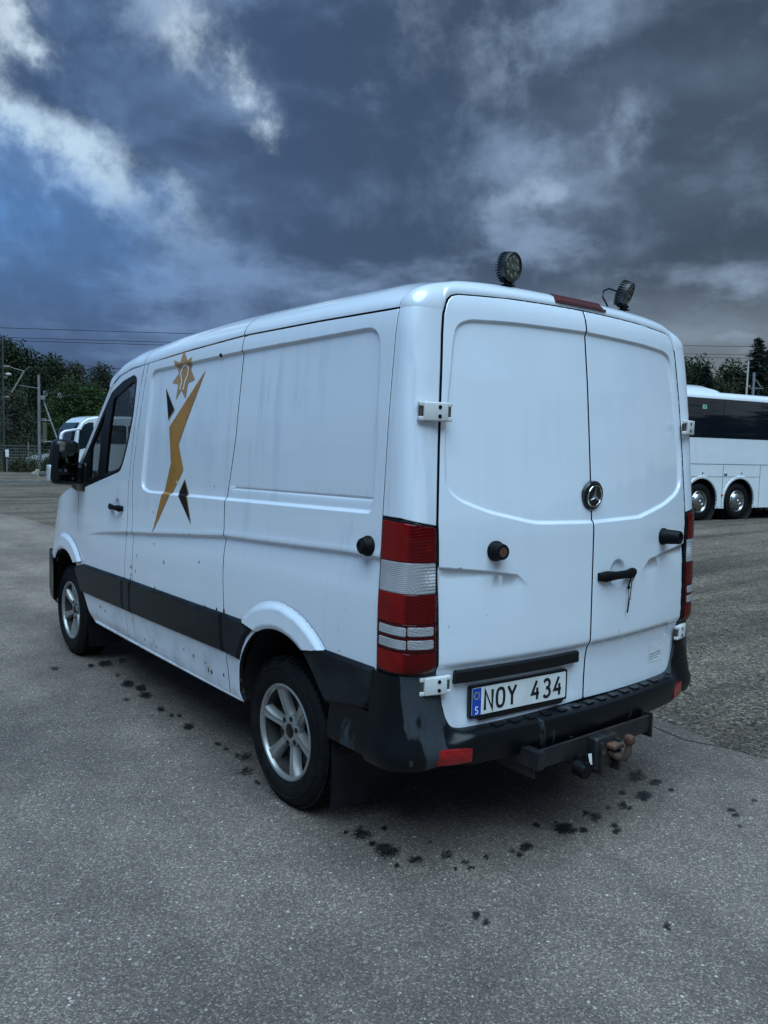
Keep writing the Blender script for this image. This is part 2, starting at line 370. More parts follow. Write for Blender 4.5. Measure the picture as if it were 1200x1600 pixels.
# --- details pressed into the side: window recess, crease, bead
REC = rnd([(.262, 1.437), (2.50, 1.384), (2.605, 1.41), (2.552, 1.86), (2.532, 2.125), (1.40, 2.153), (.295, 2.166), (.265, 1.84)], [.04, .05, .06, .3, .07, 0, .09, .3])
CRE = [(.15, 1.278), (.48, 1.271), (.81, 1.255), (1.47, 1.228), (2.87, 1.106), (3.25, 1.066), (3.65, 1.012)]
_cy, _cz = np.array(CRE).T
BEAD = [(1.405, 1.474), (.27, 1.494)]
def side_d(y, z):
    p = np.stack([y, z], 1); n = len(p)
    d = np.zeros(n)
    s = sdf(p, REC); d -= .0145 * smooth(-.001, .015, s)
    zc = ip(y, _cy, _cz); amp = smooth(3.65, 2.9, y) * .85 + .15 * smooth(3.65, 3.4, y)
    below = np.maximum(zc - z, 0)
    d -= .0145 * amp * smooth(-.002, .012, zc - z) * np.exp(-np.maximum(below - .012, 0) / .10)
    d += .0025 * amp * np.exp(-((z - zc - .012) / .014) ** 2)
    g = np.abs(z - ip(y, [.27, 1.405], [1.494, 1.474])); d -= .0045 * np.exp(-(g / .0055) ** 2) * ((y > .27) & (y < 1.405))
    # ledge where the white sill tucks under
    d -= .012 * smooth(.44, .37, z)
    # handle cup in the cab door
    e = ((y - 3.022) / .062) ** 2 + ((z - 1.255) / .066) ** 2; d -= .016 * smooth(1.0, .25, e)
    return d
def side_P(ab, off=0.0):
    y, z = ab[:, 0], ab[:, 1]
    return np.stack([-(S(y, z) + side_d(y, z) + off), y, z], 1)
SIDE_FEATS = [offs(REC, [-.005, -.001, .002, .005, .008, .011, .014, .018, .024]), offs(CRE, [.022, .012, .004, .001, -.003, -.007, -.012, -.018], .02, False), offs(BEAD, [-.010, -.005, -.0025, 0, .0025, .005, .010], .02, False),
              offs([(3.022 + .045 * math.cos(a), 1.255 + .045 * math.sin(a)) for a in np.linspace(0, 2 * PI, 24)], [-.02, -.01, 0, .01, .02], .01)]
# --- details pressed into the rear doors
RREC = [(0, 1.391), (.36, 1.399), (.60, 1.449), (.742, 1.498), (.800, 1.548), (.800, 1.70), (.786, 1.83), (.742, 2.11), (.722, 2.172), (.662, 2.197), (.45, 2.208), (0, 2.215)]
RREC = rnd([(-x, z) for x, z in RREC[1:]][::-1] + RREC + [], [.0] + [.05] * 10 + [0] * 2 + [.05] * 9 + [.0] * 2)
RCR = [(.86, 1.256), (.61, 1.227), (.455, 1.203), (.385, 1.150)]
_rx, _rz = np.array(RCR[::-1]).T
def rear_d(x, z):
    ax = np.abs(x); p = np.stack([x, z], 1)
    d = -.0115 * smooth(-.001, .015, sdf(p, RREC))
    zc = ip(ax, _rx, _rz); b = np.maximum(zc - z, 0)
    d -= .012 * smooth(.375, .50, ax) * smooth(-.002, .014, zc - z) * np.exp(-np.maximum(b - .014, 0) / .09)
    e = ((x - .187) / .066) ** 2 + ((z - 1.16) / .068) ** 2; d -= .018 * smooth(1.0, .25, e)
    # pocket for the number plate
    q = np.stack([x, z], 1); d -= .006 * smooth(0, .05, sdf(q, np.array([(-.74, .64), (-.05, .64), (-.05, .845), (-.74, .845)])))
    return d
def rear_P(ab, off=0.0):
    x, z = ab[:, 0], ab[:, 1]
    return np.stack([x, RB(x, z) - rear_d(x, z) - off, z], 1)
REAR_FEATS = [offs(RREC, [.001, -.002, -.005, -.008, -.011, -.014, -.018, -.024, .008]), offs(RREC, [.002, .005, .008, .011, .014, .018, .024]),
              offs(RCR, [-.02, -.014, -.008, -.003, .003, .010], .02, False), offs([(-x, z) for x, z in RCR], [.02, .014, .008, .003, -.003, -.010], .02, False),
              np.array([(x, z) for x in np.arange(-.84, .85, .03) for z in (.80, .815, .825, .833, .840, .847, .853, .858, .863, .868, .874, .882, .892)]),
              offs([(.187 + .048 * math.cos(a), 1.16 + .048 * math.sin(a)) for a in np.linspace(0, 2 * PI, 24)], [-.02, -.01, 0, .01, .02], .01)]
# --- corner pillar
Y0 = .20
GAPX = ([.55, .60, .68, .742, .85, 1.42, 1.70, 1.94, 2.13, 2.20, 2.25], [.800, .800, .800, .812, .829, .840, .824, .806, .789, .780, .768])
def XD(z): return np.interp(z, *GAPX)
_th = np.linspace(0, 1, 2001) * PI / 2; _n = 3.4
_cx, _sx = np.cos(_th) ** (2 / _n), np.sin(_th) ** (2 / _n)
_al = np.concatenate([[0], np.cumsum(np.hypot(np.diff(_cx * .13), np.diff(_sx * .17)))]); _al /= _al[-1]
def corner_base(t, z):
    C = np.interp(t, _al, _cx); Sn = np.interp(t, _al, _sx); xd = XD(z); yr = RB(xd, z)
    return np.stack([-(xd + (S(Y0, z) - xd) * C), Y0 - (Y0 - yr) * Sn, z], 1)
def corner_P(ab, off=0.0):
    t, z = ab[:, 0] / .25, ab[:, 1]                        # first parameter scaled to metres
    t = np.clip(t, 0, 1)
    p = corner_base(t, z)
    if np.any(off):
        a, b = corner_base(np.clip(t - .02, 0, 1), z), corner_base(np.clip(t + .02, 0, 1), z); T = b - a; T[:, 2] = 0
        nn = np.stack([-T[:, 1], T[:, 0], 0 * z], 1); nn *= -np.sign((nn[:, 0] - nn[:, 1])[:, None] + 1e-9) * -1
        nn = np.where((nn @ np.array([-1., -1., 0.]))[:, None] < 0, -nn, nn)
        nn /= np.maximum(np.linalg.norm(nn, axis=1), 1e-9)[:, None]; p = p + nn * np.asarray(off).reshape(-1, 1)
    return p

def panel(name, outline, P_, ref, mt, parent, step=.05, feats=(), holes=(), skirt=.022, off=0.0, roll=.0016, edge=.012, ring=.004):
    """pressed sheet: outline in surface coordinates, detail in P_, folded edge of depth skirt"""
    outl = resample(outline, edge); hs = [resample(h, edge) for h in holes]
    lo, hi = outl.min(0), outl.max(0)
    gx, gy = np.meshgrid(np.arange(lo[0], hi[0], step), np.arange(lo[1], hi[1], step)); pts = [np.stack([gx.ravel(), gy.ravel()], 1)]
    for f in feats:
        f = np.asarray(f); k = ((f > lo) & (f < hi)).all(1); pts.append(f[k])
    if ring and roll:
        pts.append(offs(outl, [ring, -ring], edge))
        for h in hs: pts.append(offs(h, [ring, -ring], edge))
    pts = np.concatenate(pts); s = sdf(pts, outl)
    ok = s > (ring * .8 if roll else edge * .3)
    for h in hs: ok &= sdf(pts, h) < -(ring * .8 if roll else edge * .3)
    pts = pts[ok]
    loops = [outl] + hs; verts = []; edges = []
    for L in loops:
        o = len(verts); n = len(L); verts += [Vector(q) for q in L]; edges += [(o + i, o + (i + 1) % n) for i in range(n)]
    verts += [Vector(q) for q in pts]
    V, _, F, _, _, _ = delaunay_2d_cdt(verts, edges, [], 0, 1e-5)
    V = np.array([tuple(v) for v in V]); F = np.array([f for f in F if len(f) == 3])
    c = V[F].mean(1); k = inpoly(c, outl)
    for h in hs: k &= ~inpoly(c, h)
    F = F[k]; e = 8e-4
    A = P_(V, off); du = P_(V + [e, 0], off) - P_(V - [e, 0], off); dv = P_(V + [0, e], off) - P_(V - [0, e], off)
    nn = np.cross(du, dv); nn /= np.maximum(np.linalg.norm(nn, axis=1), 1e-12)[:, None]
    flip = (nn @ np.array(ref, float)) < 0; nn[flip] *= -1
    fn = np.cross(A[F[:, 1]] - A[F[:, 0]], A[F[:, 2]] - A[F[:, 0]]); fl = (fn * nn[F].mean(1)).sum(1) < 0
    F[fl] = F[fl][:, [0, 2, 1]]
    cnt = {}
    for f in F:
        for a, b in ((f[0], f[1]), (f[1], f[2]), (f[2], f[0])): cnt[(a, b)] = 1
    bd = [(a, b) for (a, b) in cnt if (b, a) not in cnt]
    out = np.zeros_like(A); 
    for a, b in bd:
        d = A[b] - A[a]; t = np.cross(d, (nn[a] + nn[b]) / 2); t /= max(np.linalg.norm(t), 1e-12); out[a] += t; out[b] += t
    bi = np.array(sorted({i for q in bd for i in q}), int)
    n0 = nn.copy(); out[bi] /= np.maximum(np.linalg.norm(out[bi], axis=1), 1e-9)[:, None]
    if roll:
        A[bi] -= n0[bi] * roll; nn[bi] = n0[bi] + out[bi] * 1.0; nn[bi] /= np.linalg.norm(nn[bi], axis=1)[:, None]
    allv = list(A); alln = list(nn); faces = [tuple(f) for f in F]
    if skirt:
        mp = {}
        for i in bi:
            mp[i] = (len(allv), len(allv) + 1); allv += [A[i], A[i] - n0[i] * skirt]; alln += [out[i], out[i]]
        for a, b in bd: faces.append((mp[b][0], mp[a][0], mp[a][1], mp[b][1]))
    if mt is PAINT and skirt: return mesh_obj(name, allv, faces, mt, parent, True, alln, [PAINT, DARK], [0] * len(F) + [1] * (len(faces) - len(F)))  # folded edges coloured dark to stand in for shade in the gaps
    return mesh_obj(name, allv, faces, mt, parent, True, alln)
def grid_obj(name, fn, us, vs, mt, parent=None, flip=False, closed_u=False):
    V_ = [fn(u, v) for v in vs for u in us]; n = len(us); F = []
    for j in range(len(vs) - 1):
        for i in range(n if closed_u else n - 1):
            a, b = j * n + i, j * n + (i + 1) % n; q = (a, b, b + n, a + n); F.append(q[::-1] if flip else q)
    return mesh_obj(name, V_, F, mt, parent, True)

VAN = empty('white_van'); tag(VAN, 'white panel van with black mouldings and an orange figure sticker, parked on the asphalt', 'van')
LREF, BREF = (-1, 0, 0), (0, -1, 0)
G = .0036                                                   # half a panel gap
def both(o): mirror(o, VAN); return o
# arches
def arc(cy, cz, r, a0, a1, n=20): return [(cy + r * math.cos(math.radians(a)), cz + r * math.sin(math.radians(a))) for a in np.linspace(a0, a1, n)]
gut = ([.2, .73, 1.39, 1.97, 2.67, 2.85, 3.1, 3.26], [2.222, 2.228, 2.228, 2.205, 2.166, 2.158, 2.118, 2.045])
gz = lambda y: float(np.interp(y, *gut))
gline = lambda a, b, n: [(y, gz(y) - G) for y in np.linspace(a, b, n)]
SB = [(1.398, 2.22), (1.40, 2.14), (1.42, 1.737), (1.482, 1.415), (1.476, 1.228), (1.474, 1.02), (1.462, .827), (1.442, .632), (1.436, .405)]   # seam ahead of the rear wheel
SP = [(2.600, 2.17), (2.607, 2.149), (2.70, 1.75), (2.752, 1.516), (2.745, 1.37), (2.730, 1.127), (2.733, .868), (2.725, .814), (2.748, .593), (2.752, .385)]
SD_ = [(2.662, 2.168), (2.697, 2.049), (2.746, 1.838), (2.800, 1.568), (2.824, 1.377), (2.818, 1.118), (2.858, 1.085), (2.866, .85), (2.882, .593), (2.876, .38)]
sh = lambda L, d: [(y + d, z) for y, z in L]
# rear quarter panel with the rear wheel arch cut out
q = [(.2 + G, 2.219)] + gline(.3, 1.36, 8) + [(y - G, z) for y, z in SB] + [(1.30, .405)] + arc(.915, .45, .415, -4, 141, 30)[1:] + [(.56, .655), (.54, .66), (.25, .70), (.2 + G, .78)]
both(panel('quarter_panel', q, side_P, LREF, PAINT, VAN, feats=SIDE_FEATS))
# side panel (load area)
q = [(y + G, z) for y, z in SB][::-1] + [(1.398 + G, gz(1.4) - G)] + gline(1.6, 2.58, 6) + [(y - G, z) for y, z in SP[1:]]
q = [(y + G, z) for y, z in SB[1:]][::-1] + [(1.398 + G, gz(1.4) - G)] + gline(1.6, 2.59, 6) + [(y - G, z) for y, z in SP[1:]]
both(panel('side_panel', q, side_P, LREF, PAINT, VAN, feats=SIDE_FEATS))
# strip behind the cab door
q = [(y + G, z) for y, z in SP[1:]][::-1] + [(2.612, gz(2.6) - G), (2.655, gz(2.66) - G)] + [(y - G, z) for y, z in SD_[1:]]
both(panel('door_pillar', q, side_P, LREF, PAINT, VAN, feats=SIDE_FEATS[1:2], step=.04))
# cab door
APIL = [(3.255, 2.012), (3.36, 1.925), (3.484, 1.812), (3.663, 1.655), (3.85, 1.500)]
WIN = rnd([(3.225, 2.016), (3.02, 2.081), (2.829, 2.112), (2.765, 2.092), (2.788, 1.844), (2.855, 1.681), (2.932, 1.548), (2.985, 1.492), (3.627, 1.366), (3.835, 1.328), (3.835, 1.492), (3.64, 1.650), (3.46, 1.808), (3.34, 1.918)], [.02, .02, .02, .035, .05, .05, .05, .05, .02, .01, .01, .02, .02, .02])
q = [(2.662 + G, 2.160), (2.87, 2.148), (3.06, 2.118), (3.18, 2.075), (3.255, 2.020)] + [(y, z) for y, z in APIL[1:]] + [(3.852, 1.31), (3.858, 1.00)] + arc(4.165, .44, .408, 122, 163, 8) + [(3.71, .46), (3.60, .372)] + [(y + G, z) for y, z in SD_[1:]][::-1]
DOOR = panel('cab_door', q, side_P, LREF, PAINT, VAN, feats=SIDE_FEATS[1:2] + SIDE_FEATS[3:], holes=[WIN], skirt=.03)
FR = panel('window_frame', WIN, side_P, LREF, TRIM, DOOR, step=.04, off=-.004, roll=0, skirt=.02,
           holes=[rnd([(3.185, 1.975), (2.83, 2.075), (2.797, 2.055), (2.822, 1.85), (2.885, 1.69), (2.965, 1.552), (3.01, 1.515), (3.285, 1.455), (3.235, 1.75)], .02, 4),
                  rnd([(3.325, 1.90), (3.44, 1.79), (3.61, 1.64), (3.62, 1.41), (3.44, 1.44), (3.40, 1.70)], .012, 4)])
gl = [panel('window_glass', rnd([(3.20, 1.985), (2.82, 2.085), (2.785, 2.065), (2.81, 1.85), (2.875, 1.68), (2.955, 1.54), (3.0, 1.50), (3.30, 1.445), (3.25, 1.75)], .02, 4), side_P, LREF, GLASS, DOOR, step=.15, off=-.014, roll=0, skirt=0, edge=.06),
      panel('window_glass', [(3.31, 1.92), (3.45, 1.80), (3.63, 1.65), (3.63, 1.40), (3.43, 1.43), (3.385, 1.70)], side_P, LREF, GLASS, DOOR, step=.15, off=-.014, roll=0, skirt=0, edge=.06)]
# handle
def surf_frame(P_, a, b, ref):
    e = 1e-3; p = P_(np.array([[a, b]]))[0]; du = P_(np.array([[a + e, b]]))[0] - p; dv = P_(np.array([[a, b + e]]))[0] - p
    n = np.cross(du, dv); n /= np.linalg.norm(n); n = n if n @ np.array(ref) > 0 else -n
    u = Vector(du).normalized(); n = Vector(n); v = n.cross(u)
    if v.z < 0: v = -v
    return Vector(p), u, v, n
def handle(P_, a, b, ref, L, parent, d0):
    p, u, v, n = surf_frame(P_, a, b, ref); p = p + n * d0
    hb = MB(); pts = [(-L / 2, .004), (-L * .36, .020), (-L * .15, .026), (L * .15, .026), (L * .33, .020), (L / 2, .004)]
    rings = []
    for i, (x, h) in enumerate(pts):
        wv = (.015, .022, .0165, .0165, .022, .015)[i] * (1.15 if ref[1] else 1); c = p + u * x + n * h
        rings.append([hb.bm.verts.new(c + v * (wv * math.cos(t)) + n * (.014 * math.sin(t))) for t in np.linspace(0, 2 * PI, 12, endpoint=False)])
    for A, B in zip(rings, rings[1:]):
        for i in range(12): hb.bm.faces.new((A[i], A[(i + 1) % 12], B[(i + 1) % 12], B[i]))
    hb.bm.faces.new(rings[0]); hb.bm.faces.new(rings[-1])
    for s_ in (-1, 1): hb.cyl(p + u * (s_ * L * .40) - n * .022, p + u * (s_ * L * .40) + n * .012, .018, .014, 14)
    o = hb.build('door_handle', BLACK, parent, True, 50)
    lk = MB(); c = p + u * (-L * .33 if ref[1] else -L * .36) + n * .0305; lk.cyl(c - n * .012, c + n * .0006, .0065, n=12); lk.build('lock', ALLOY, parent)
    return o
handle(side_P, 3.018, 1.255, LREF, .245, DOOR, .014)
# mirror: housing with a glass looking back, amber-clear indicator outside
mh = MB(); mh.box((-1.098, 3.79, 1.528), (.190, .15, .325), Matrix.Rotation(.10, 3, 'Y'), .05, 4); mh.box((-.985, 3.79, 1.44), (.13, .10, .14), None, .025, 3); mh.box((-.955, 3.80, 1.42), (.06, .20, .22), None, .025, 2)
MIR = mh.build('wing_mirror', TRIM, VAN, True, 60)
mg = MB(); mg.prism(rnd([(-.072, -.075), (.068, -.075), (.066, .138), (-.052, .138)], .028, 5), 0, .004, lambda v: Vector((-1.096, 3.694, 1.535)) + Matrix.Rotation(-.27, 3, 'Z') @ Matrix.Rotation(-.03, 3, 'X') @ Vector((v.x * .98, -v.z, v.y - .04 * v.x * 0))); mg.build('mirror_glass', mat('mirror_silver', (.30, .33, .37), .02, 1.0), MIR)
mg = MB(); mg.prism(rnd([(-.065, -.022), (.065, -.022), (.065, .022), (-.065, .022)], .012, 4), 0, .004, lambda v: Vector((-1.096, 3.694, 1.415)) + Matrix.Rotation(-.27, 3, 'Z') @ Matrix.Rotation(-.03, 3, 'X') @ Vector((v.x * .98, -v.z, v.y))); mg.build('wide_angle_glass', MATS['mirror_silver'], MIR)
mi = MB(); mi.box((-1.193, 3.80, 1.45), (.03, .09, .12), None, .012, 3); mi.build('indicator_lens', mat('clear_lens', (.55, .56, .57), .15, coat=.5, var=.4, vscale=80), MIR, True, 60)
both(DOOR); both(MIR)
# front wing, bonnet, windscreen, nose
q = [(3.862, 1.325), (4.03, 1.334), (4.25, 1.275), (4.5, 1.20), (4.75, 1.115), (4.93, 1.02), (4.93, .77), (4.475, .76)] + arc(4.165, .44, .408, 40, 120, 20) + [(3.864, .95)]
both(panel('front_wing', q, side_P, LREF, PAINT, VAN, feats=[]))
q = [(3.866, 1.312), (3.866, 1.47), (3.95, 1.395), (4.03, 1.336), (3.95, 1.322)]
both(panel('corner_trim', q, side_P, LREF, TRIM, VAN, off=.004, roll=0))
_ap = np.array([(3.265, 2.03), (3.36, 1.935), (3.484, 1.822), (3.663, 1.665), (3.86, 1.505), (4.03, 1.336)])
_ax = -S(_ap[:, 0], _ap[:, 1]) + .012
def ws(u, v):
    y, z, x = np.interp(v, range(6), _ap[:, 0]), np.interp(v, range(6), _ap[:, 1]), np.interp(v, range(6), _ax)
    return (-x * u, y + .30 * (1 - u * u) * (1 - .05 * v), z + (.16 - .02 * v) * (1 - u ** 4))
grid_obj('windscreen', ws, np.linspace(-.955, .955, 21), np.linspace(0, 5, 11), GLASS, VAN)
for s_ in (-1, 1):
    pp = [(s_ * -x, y + .004, z + .006) for (y, z), x in zip(_ap, _ax)]
    pb = MB(); pb.tube([(s_ * (S(y, z) - .022), y + .004, z + .004) for y, z in [(3.20, 2.075)] + [tuple(t) for t in _ap[:5]] + [(3.93, 1.425)]], .022, 10); pb.build('windscreen_pillar', PAINT, VAN, True, 60)
_hp = np.array([(4.035, 1.332), (4.25, 1.278), (4.5, 1.203), (4.75, 1.118), (4.93, 1.022)]); _hx = S(_hp[:, 0], _hp[:, 1])
def hood(u, v):
    y, z, x = np.interp(v, range(5), _hp[:, 0]), np.interp(v, range(5), _hp[:, 1]), np.interp(v, range(5), _hx)
    return (x * u, y + .22 * (1 - u * u), z + .05 * (1 - u ** 4))
grid_obj('bonnet', hood, np.linspace(-1, 1, 21), np.linspace(0, 4, 9), PAINT, VAN)
def nose(u, v): return (float(S(4.93, 1.02 - .26 * v)) * u, 4.93 + .22 * (1 - u * u) + .02 * v, (1.022 + .05 * (1 - u ** 4)) * (1 - v) + .765 * v)
grid_obj('front_grille', nose, np.linspace(-1, 1, 21), np.linspace(0, 1, 5), TRIM, VAN)
fb_y = list(np.linspace(4.46, 4.96, 8))
def fbump(u, v):
    z = ip(v, [0, .15, .8, 1], [.762, .748, .40, .33]); o = ip(v, [0, .15, .8, 1], [.0, .03, .03, -.03])
    if abs(u) > 1:
        y = 4.46 + (2 - abs(u)) * .47; return (math.copysign(float(S(y, .75)) + o, u), y, z)
    return (u * (float(S(4.93, .75)) + o), 4.93 + .24 * (1 - u * u) + o, z)
grid_obj('front_bumper', fbump, np.concatenate([np.linspace(-2, -1.01, 8), np.linspace(-1, 1, 15), np.linspace(1.01, 2, 8)]), [0, .15, .4, .8, 1], PLASTIC, VAN)
for s_ in (-1, 1):
    hl = MB(); hl.box((s_ * .70, 4.985, .90), (.22, .10, .22), Matrix.Rotation(-s_ * .35, 3, 'Z'), .03, 3); hl.build('headlight', MATS['clear_lens'], VAN, True, 50)
# roof in three pressed sheets
_rt = ([.2, .34, .9, 1.67, 2.3, 2.88, 3.3, 3.5], [2.372, 2.398, 2.408, 2.410, 2.395, 2.352, 2.290, 2.245])
def roof_at(x, y):
    sg = S(y, gz(y)) ; s_ = min(abs(x) / sg, 1.0); zt = float(np.interp(y, *_rt)); g = gz(y)
    return g + (zt - g) * (1 - s_ ** 4) ** .55
def roofp(y0, y1, name='roof_panel', front=False):
    us = np.sin(np.linspace(-PI / 2, PI / 2, 61)); ys = np.linspace(y0, y1, 24)
    def f(u, y):
        yy = y + (0.20 * (1 - u * u) * max(0, (y - 2.7) / .57) if front else 0)
        return (u * float(S(y, gz(y))), yy, roof_at(u * float(S(y, gz(y))), y) + .004)
    o = grid_obj(name, f, us, ys, PAINT, VAN)
    n = len(us)
    return o
roofp(.2 + G, 1.40 - G); roofp(1.40 + G, 2.66 - G); roofp(2.66 + G, 3.27, front=True)
# rear header between roof and doors, and the corner pillars
TOPG = [(-.780, 2.222), (-.7705, 2.245), (-.757, 2.272), (-.735, 2.289), (-.70, 2.298), (-.60, 2.304), (-.43, 2.312), (-.2, 2.316), (0, 2.317)]
def header_pt(q, w_):
    a = abs(q); s_ = -1 if q < 0 else 1; a = 1 - a                # a 0 at side seam, 1 at centre
    if a < .3:
        B = corner_base(np.array([a / .3]), np.array([2.222]))[0]
    else:
        L = resample(TOPG, .004, False); f = (a - .3) / .7 * (len(L) - 1); i = min(int(f), len(L) - 2); x, z = L[i] + (L[i + 1] - L[i]) * (f - i)
        B = np.array([x, float(RB(np.array([x]), np.array([z]))[0]) + .001, z])
    tx = -float(S(.2, 2.222)) * (1 - (a ** 1.15)) if a < 1 else 0.0
    T = np.array([tx, .203, roof_at(tx, .203) + .004])
    h, v = 1 - math.cos(w_ * PI / 2), math.sin(w_ * PI / 2)
    return (-s_ * -abs(B[0] + (T[0] - B[0]) * h) if q > 0 else B[0] + (T[0] - B[0]) * h, B[1] + (T[1] - B[1]) * h, B[2] + (T[2] - B[2]) * v)
grid_obj('rear_header', header_pt, np.concatenate([-(np.linspace(0, 1, 70)[::-1]), np.linspace(0, 1, 70)[1:]]), [-.06, 0, .04, .1, .2, .3, .42, .55, .7, .85, 1], PAINT, VAN)
q = [(0, 1.437), (.10, 1.435), (.25 * .985, 1.408), (.25 * .985, 2.224), (0, 2.224)]
both(panel('corner_pillar', q, corner_P, (-1, -1, 0), PAINT, VAN, step=.022, roll=.0015, edge=.012))
# rear doors
def gapx(z): return -float(np.interp(z, *GAPX)) + .007
oz = [.742, .85, 1.0, 1.2, 1.42, 1.56, 1.70, 1.94, 2.04, 2.13, 2.20]
L_ = [(gapx(z), z) for z in oz] + [(-.7605, 2.240), (-.748, 2.262), (-.730, 2.2775), (-.70, 2.286), (-.60, 2.292), (-.43, 2.300), (-.2, 2.304), (-.0045, 2.305)]
L_ += [(-.0045, .614), (-.3, .608), (-.66, .601), (-.718, .606), (-.752, .622), (-.776, .648), (-.790, .682)]
rd = panel('rear_door', L_, rear_P, BREF, PAINT, VAN, feats=REAR_FEATS)
rd2 = panel('rear_door', [(-x, z) for x, z in L_], rear_P, BREF, PAINT, VAN, feats=REAR_FEATS)
handle(rear_P, .176, 1.155, BREF, .285, rd2, .014)
cb = MB(); hp = lambda x, z, o=.012: Vector((x, float(RB(np.array([x]), np.array([z]))[0]) - o, z))
cb.tube([hp(.262, 1.155, .03), hp(.258, 1.10), hp(.264, 1.02), hp(.255, .975)], .0035, 6); cb.tube([hp(.285, 1.15, .03), hp(.284, 1.115), hp(.272, 1.03)], .0022, 6); cb.tube([hp(.258, 1.12), hp(.285, 1.117)], .0022, 6); cb.box(hp(.260, 1.09), (.009, .009, .014)); cb.build('cable_tie', BLACK, rd2)
# emblem: dark disc, bright ring, three-pointed star
bc = Vector((-.003, float(RB(np.array([0.]), np.array([1.51]))[0]) + .004, 1.511)); bn = Vector((0, -1, -.095)).normalized(); bu = Vector((1, 0, 0)); bv = bu.cross(bn) * -1
bf = lambda v: bc + bu * v.x + bv * v.y * (1 if bv.z > 0 else -1) + bn * v.z
b = MB(); b.lathe([(0, .014), (.052, .014), (.059, .012), (.0645, .006), (.0645, -.01)], bc, bn, 40); BD = b.build('badge', mat('badge_black', (.002, .0025, .003), .15, coat=.5), VAN, True, 40)
b = MB(); b.lathe([(.0430, .014), (.0440, .0165), (.0475, .0165), (.0490, .013)], bc, bn, 40); b.build('badge_ring', CHROME, BD, True, 50)
b = MB()
ctr = bf(Vector((0, 0, .0205)))
for k in range(3):
    a = PI / 2 + k * 2 * PI / 3; tip = bf(Vector((.0440 * math.cos(a), .0440 * math.sin(a), .0150)))
    for d in (-1, 1):
        e_ = bf(Vector((.0098 * math.cos(a + d * PI / 3), .0098 * math.sin(a + d * PI / 3), .0150))); b.quad(ctr, tip, e_)
b.build('badge_star', CHROME, BD, fix=False)
# black cup over each door's check strap, plus the one on the side
def pod(P_, a, b_, ref, r, L, parent, name='door_bumper'):
    p, u, v, n = surf_frame(P_, a, b_, ref); mb_ = MB()
    mb_.lathe([(r * 1.12, -.01), (r * 1.12, .010), (r * 1.0, .016), (r * .88, L), (r * .80, L + .006), (r * .55, L + .006), (r * .5, L - .004), (0, L - .004)], p, n, 26); return mb_.build(name, BLACK, parent, True, 45)
p1 = pod(rear_P, -.572, 1.303, BREF, .036, .045, rd); 
pp, u_, v_, n_ = surf_frame(rear_P, -.572, 1.303, BREF); b = MB(); b.cyl(pp + n_ * .045, pp + n_ * .0505, .022, n=20); b.build('door_bumper_tip', mat('brown_rubber', (.075, .035, .022), .6), rd)
pod(rear_P, .578, 1.303, BREF, .036, .085, rd2)
pod(side_P, .277, 1.313, LREF, .036, .032, VAN, 'door_stop'); pp, u_, v_, n_ = surf_frame(side_P, .277, 1.313, LREF); b = MB(); b.lathe([(.024, .030), (.024, .042), (.018, .046), (.016, .040), (0, .040)], pp, n_, 24); b.build('door_stop_ring', TRIM, VAN, True, 45)
# light strip over the number plate, plate in its holder
def rbox_on(name, x0, x1, z0, z1, th, mt, parent, bev=.006):
    n = 9; mb_ = MB(); poly = []
    xs = np.linspace(x0, x1, n); A = [(x, float(RB(np.array([x]), np.array([(z0 + z1) / 2]))[0]) + .006) for x in xs]
    V_ = []; 
    r1 = [[mb_.bm.verts.new((x, y - d, z)) for (d, z) in ((0, z0), (th * .75, z0), (th, z0 + bev), (th, z1 - bev), (th * .75, z1), (0, z1))] for x, y in A]
    for P0, P1 in zip(r1, r1[1:]):
        for i in range(6): mb_.bm.faces.new((P0[i], P0[(i + 1) % 6], P1[(i + 1) % 6], P1[i]))
    mb_.bm.faces.new(r1[0]); mb_.bm.faces.new(r1[-1]); return mb_.build(name, mt, parent, True, 35)
rbox_on('plate_light_strip', -.742, -.078, .792, .844, .030, TRIM, rd)
py_ = lambda x: float(RB(np.array([x]), np.array([.70]))[0])
pc = Vector((-.400, (py_(-.66) + py_(-.14)) / 2 - .012, .706)); pu = Vector((.52, py_(-.14) - py_(-.66), .0)).normalized(); pv = Vector((0, 0.01, 1)).normalized(); pn = pu.cross(pv); 
pf = lambda v: pc + pu * v.x + pv * v.y + pn * v.z
b = MB(); b.prism(rnd([(-.268, -.066), (.268, -.066), (.268, .064), (-.268, .064)], .008, 4), -.012, .004, pf); b.prism([(-.22, -.078), (.235, -.078), (.245, -.060), (-.23, -.060)], -.01, .007, pf); HOLD = b.build('plate_holder', TRIM, VAN)
b = MB(); b.prism(rnd([(-.258, -.0555), (.258, -.0555), (.258, .0555), (-.258, .0555)], .006, 4), 0, .0055, pf); PL = b.build('number_plate', mat('plate_white', (.70, .71, .70), .35, var=.12, vscale=12), HOLD)
b = MB(); b.prism([(-.257, -.0545), (-.212, -.0545), (-.212, .0545), (-.257, .0545)], .0055, .0063, pf)
BLUE = mat('plate_blue', (.006, .055, .36), .35)
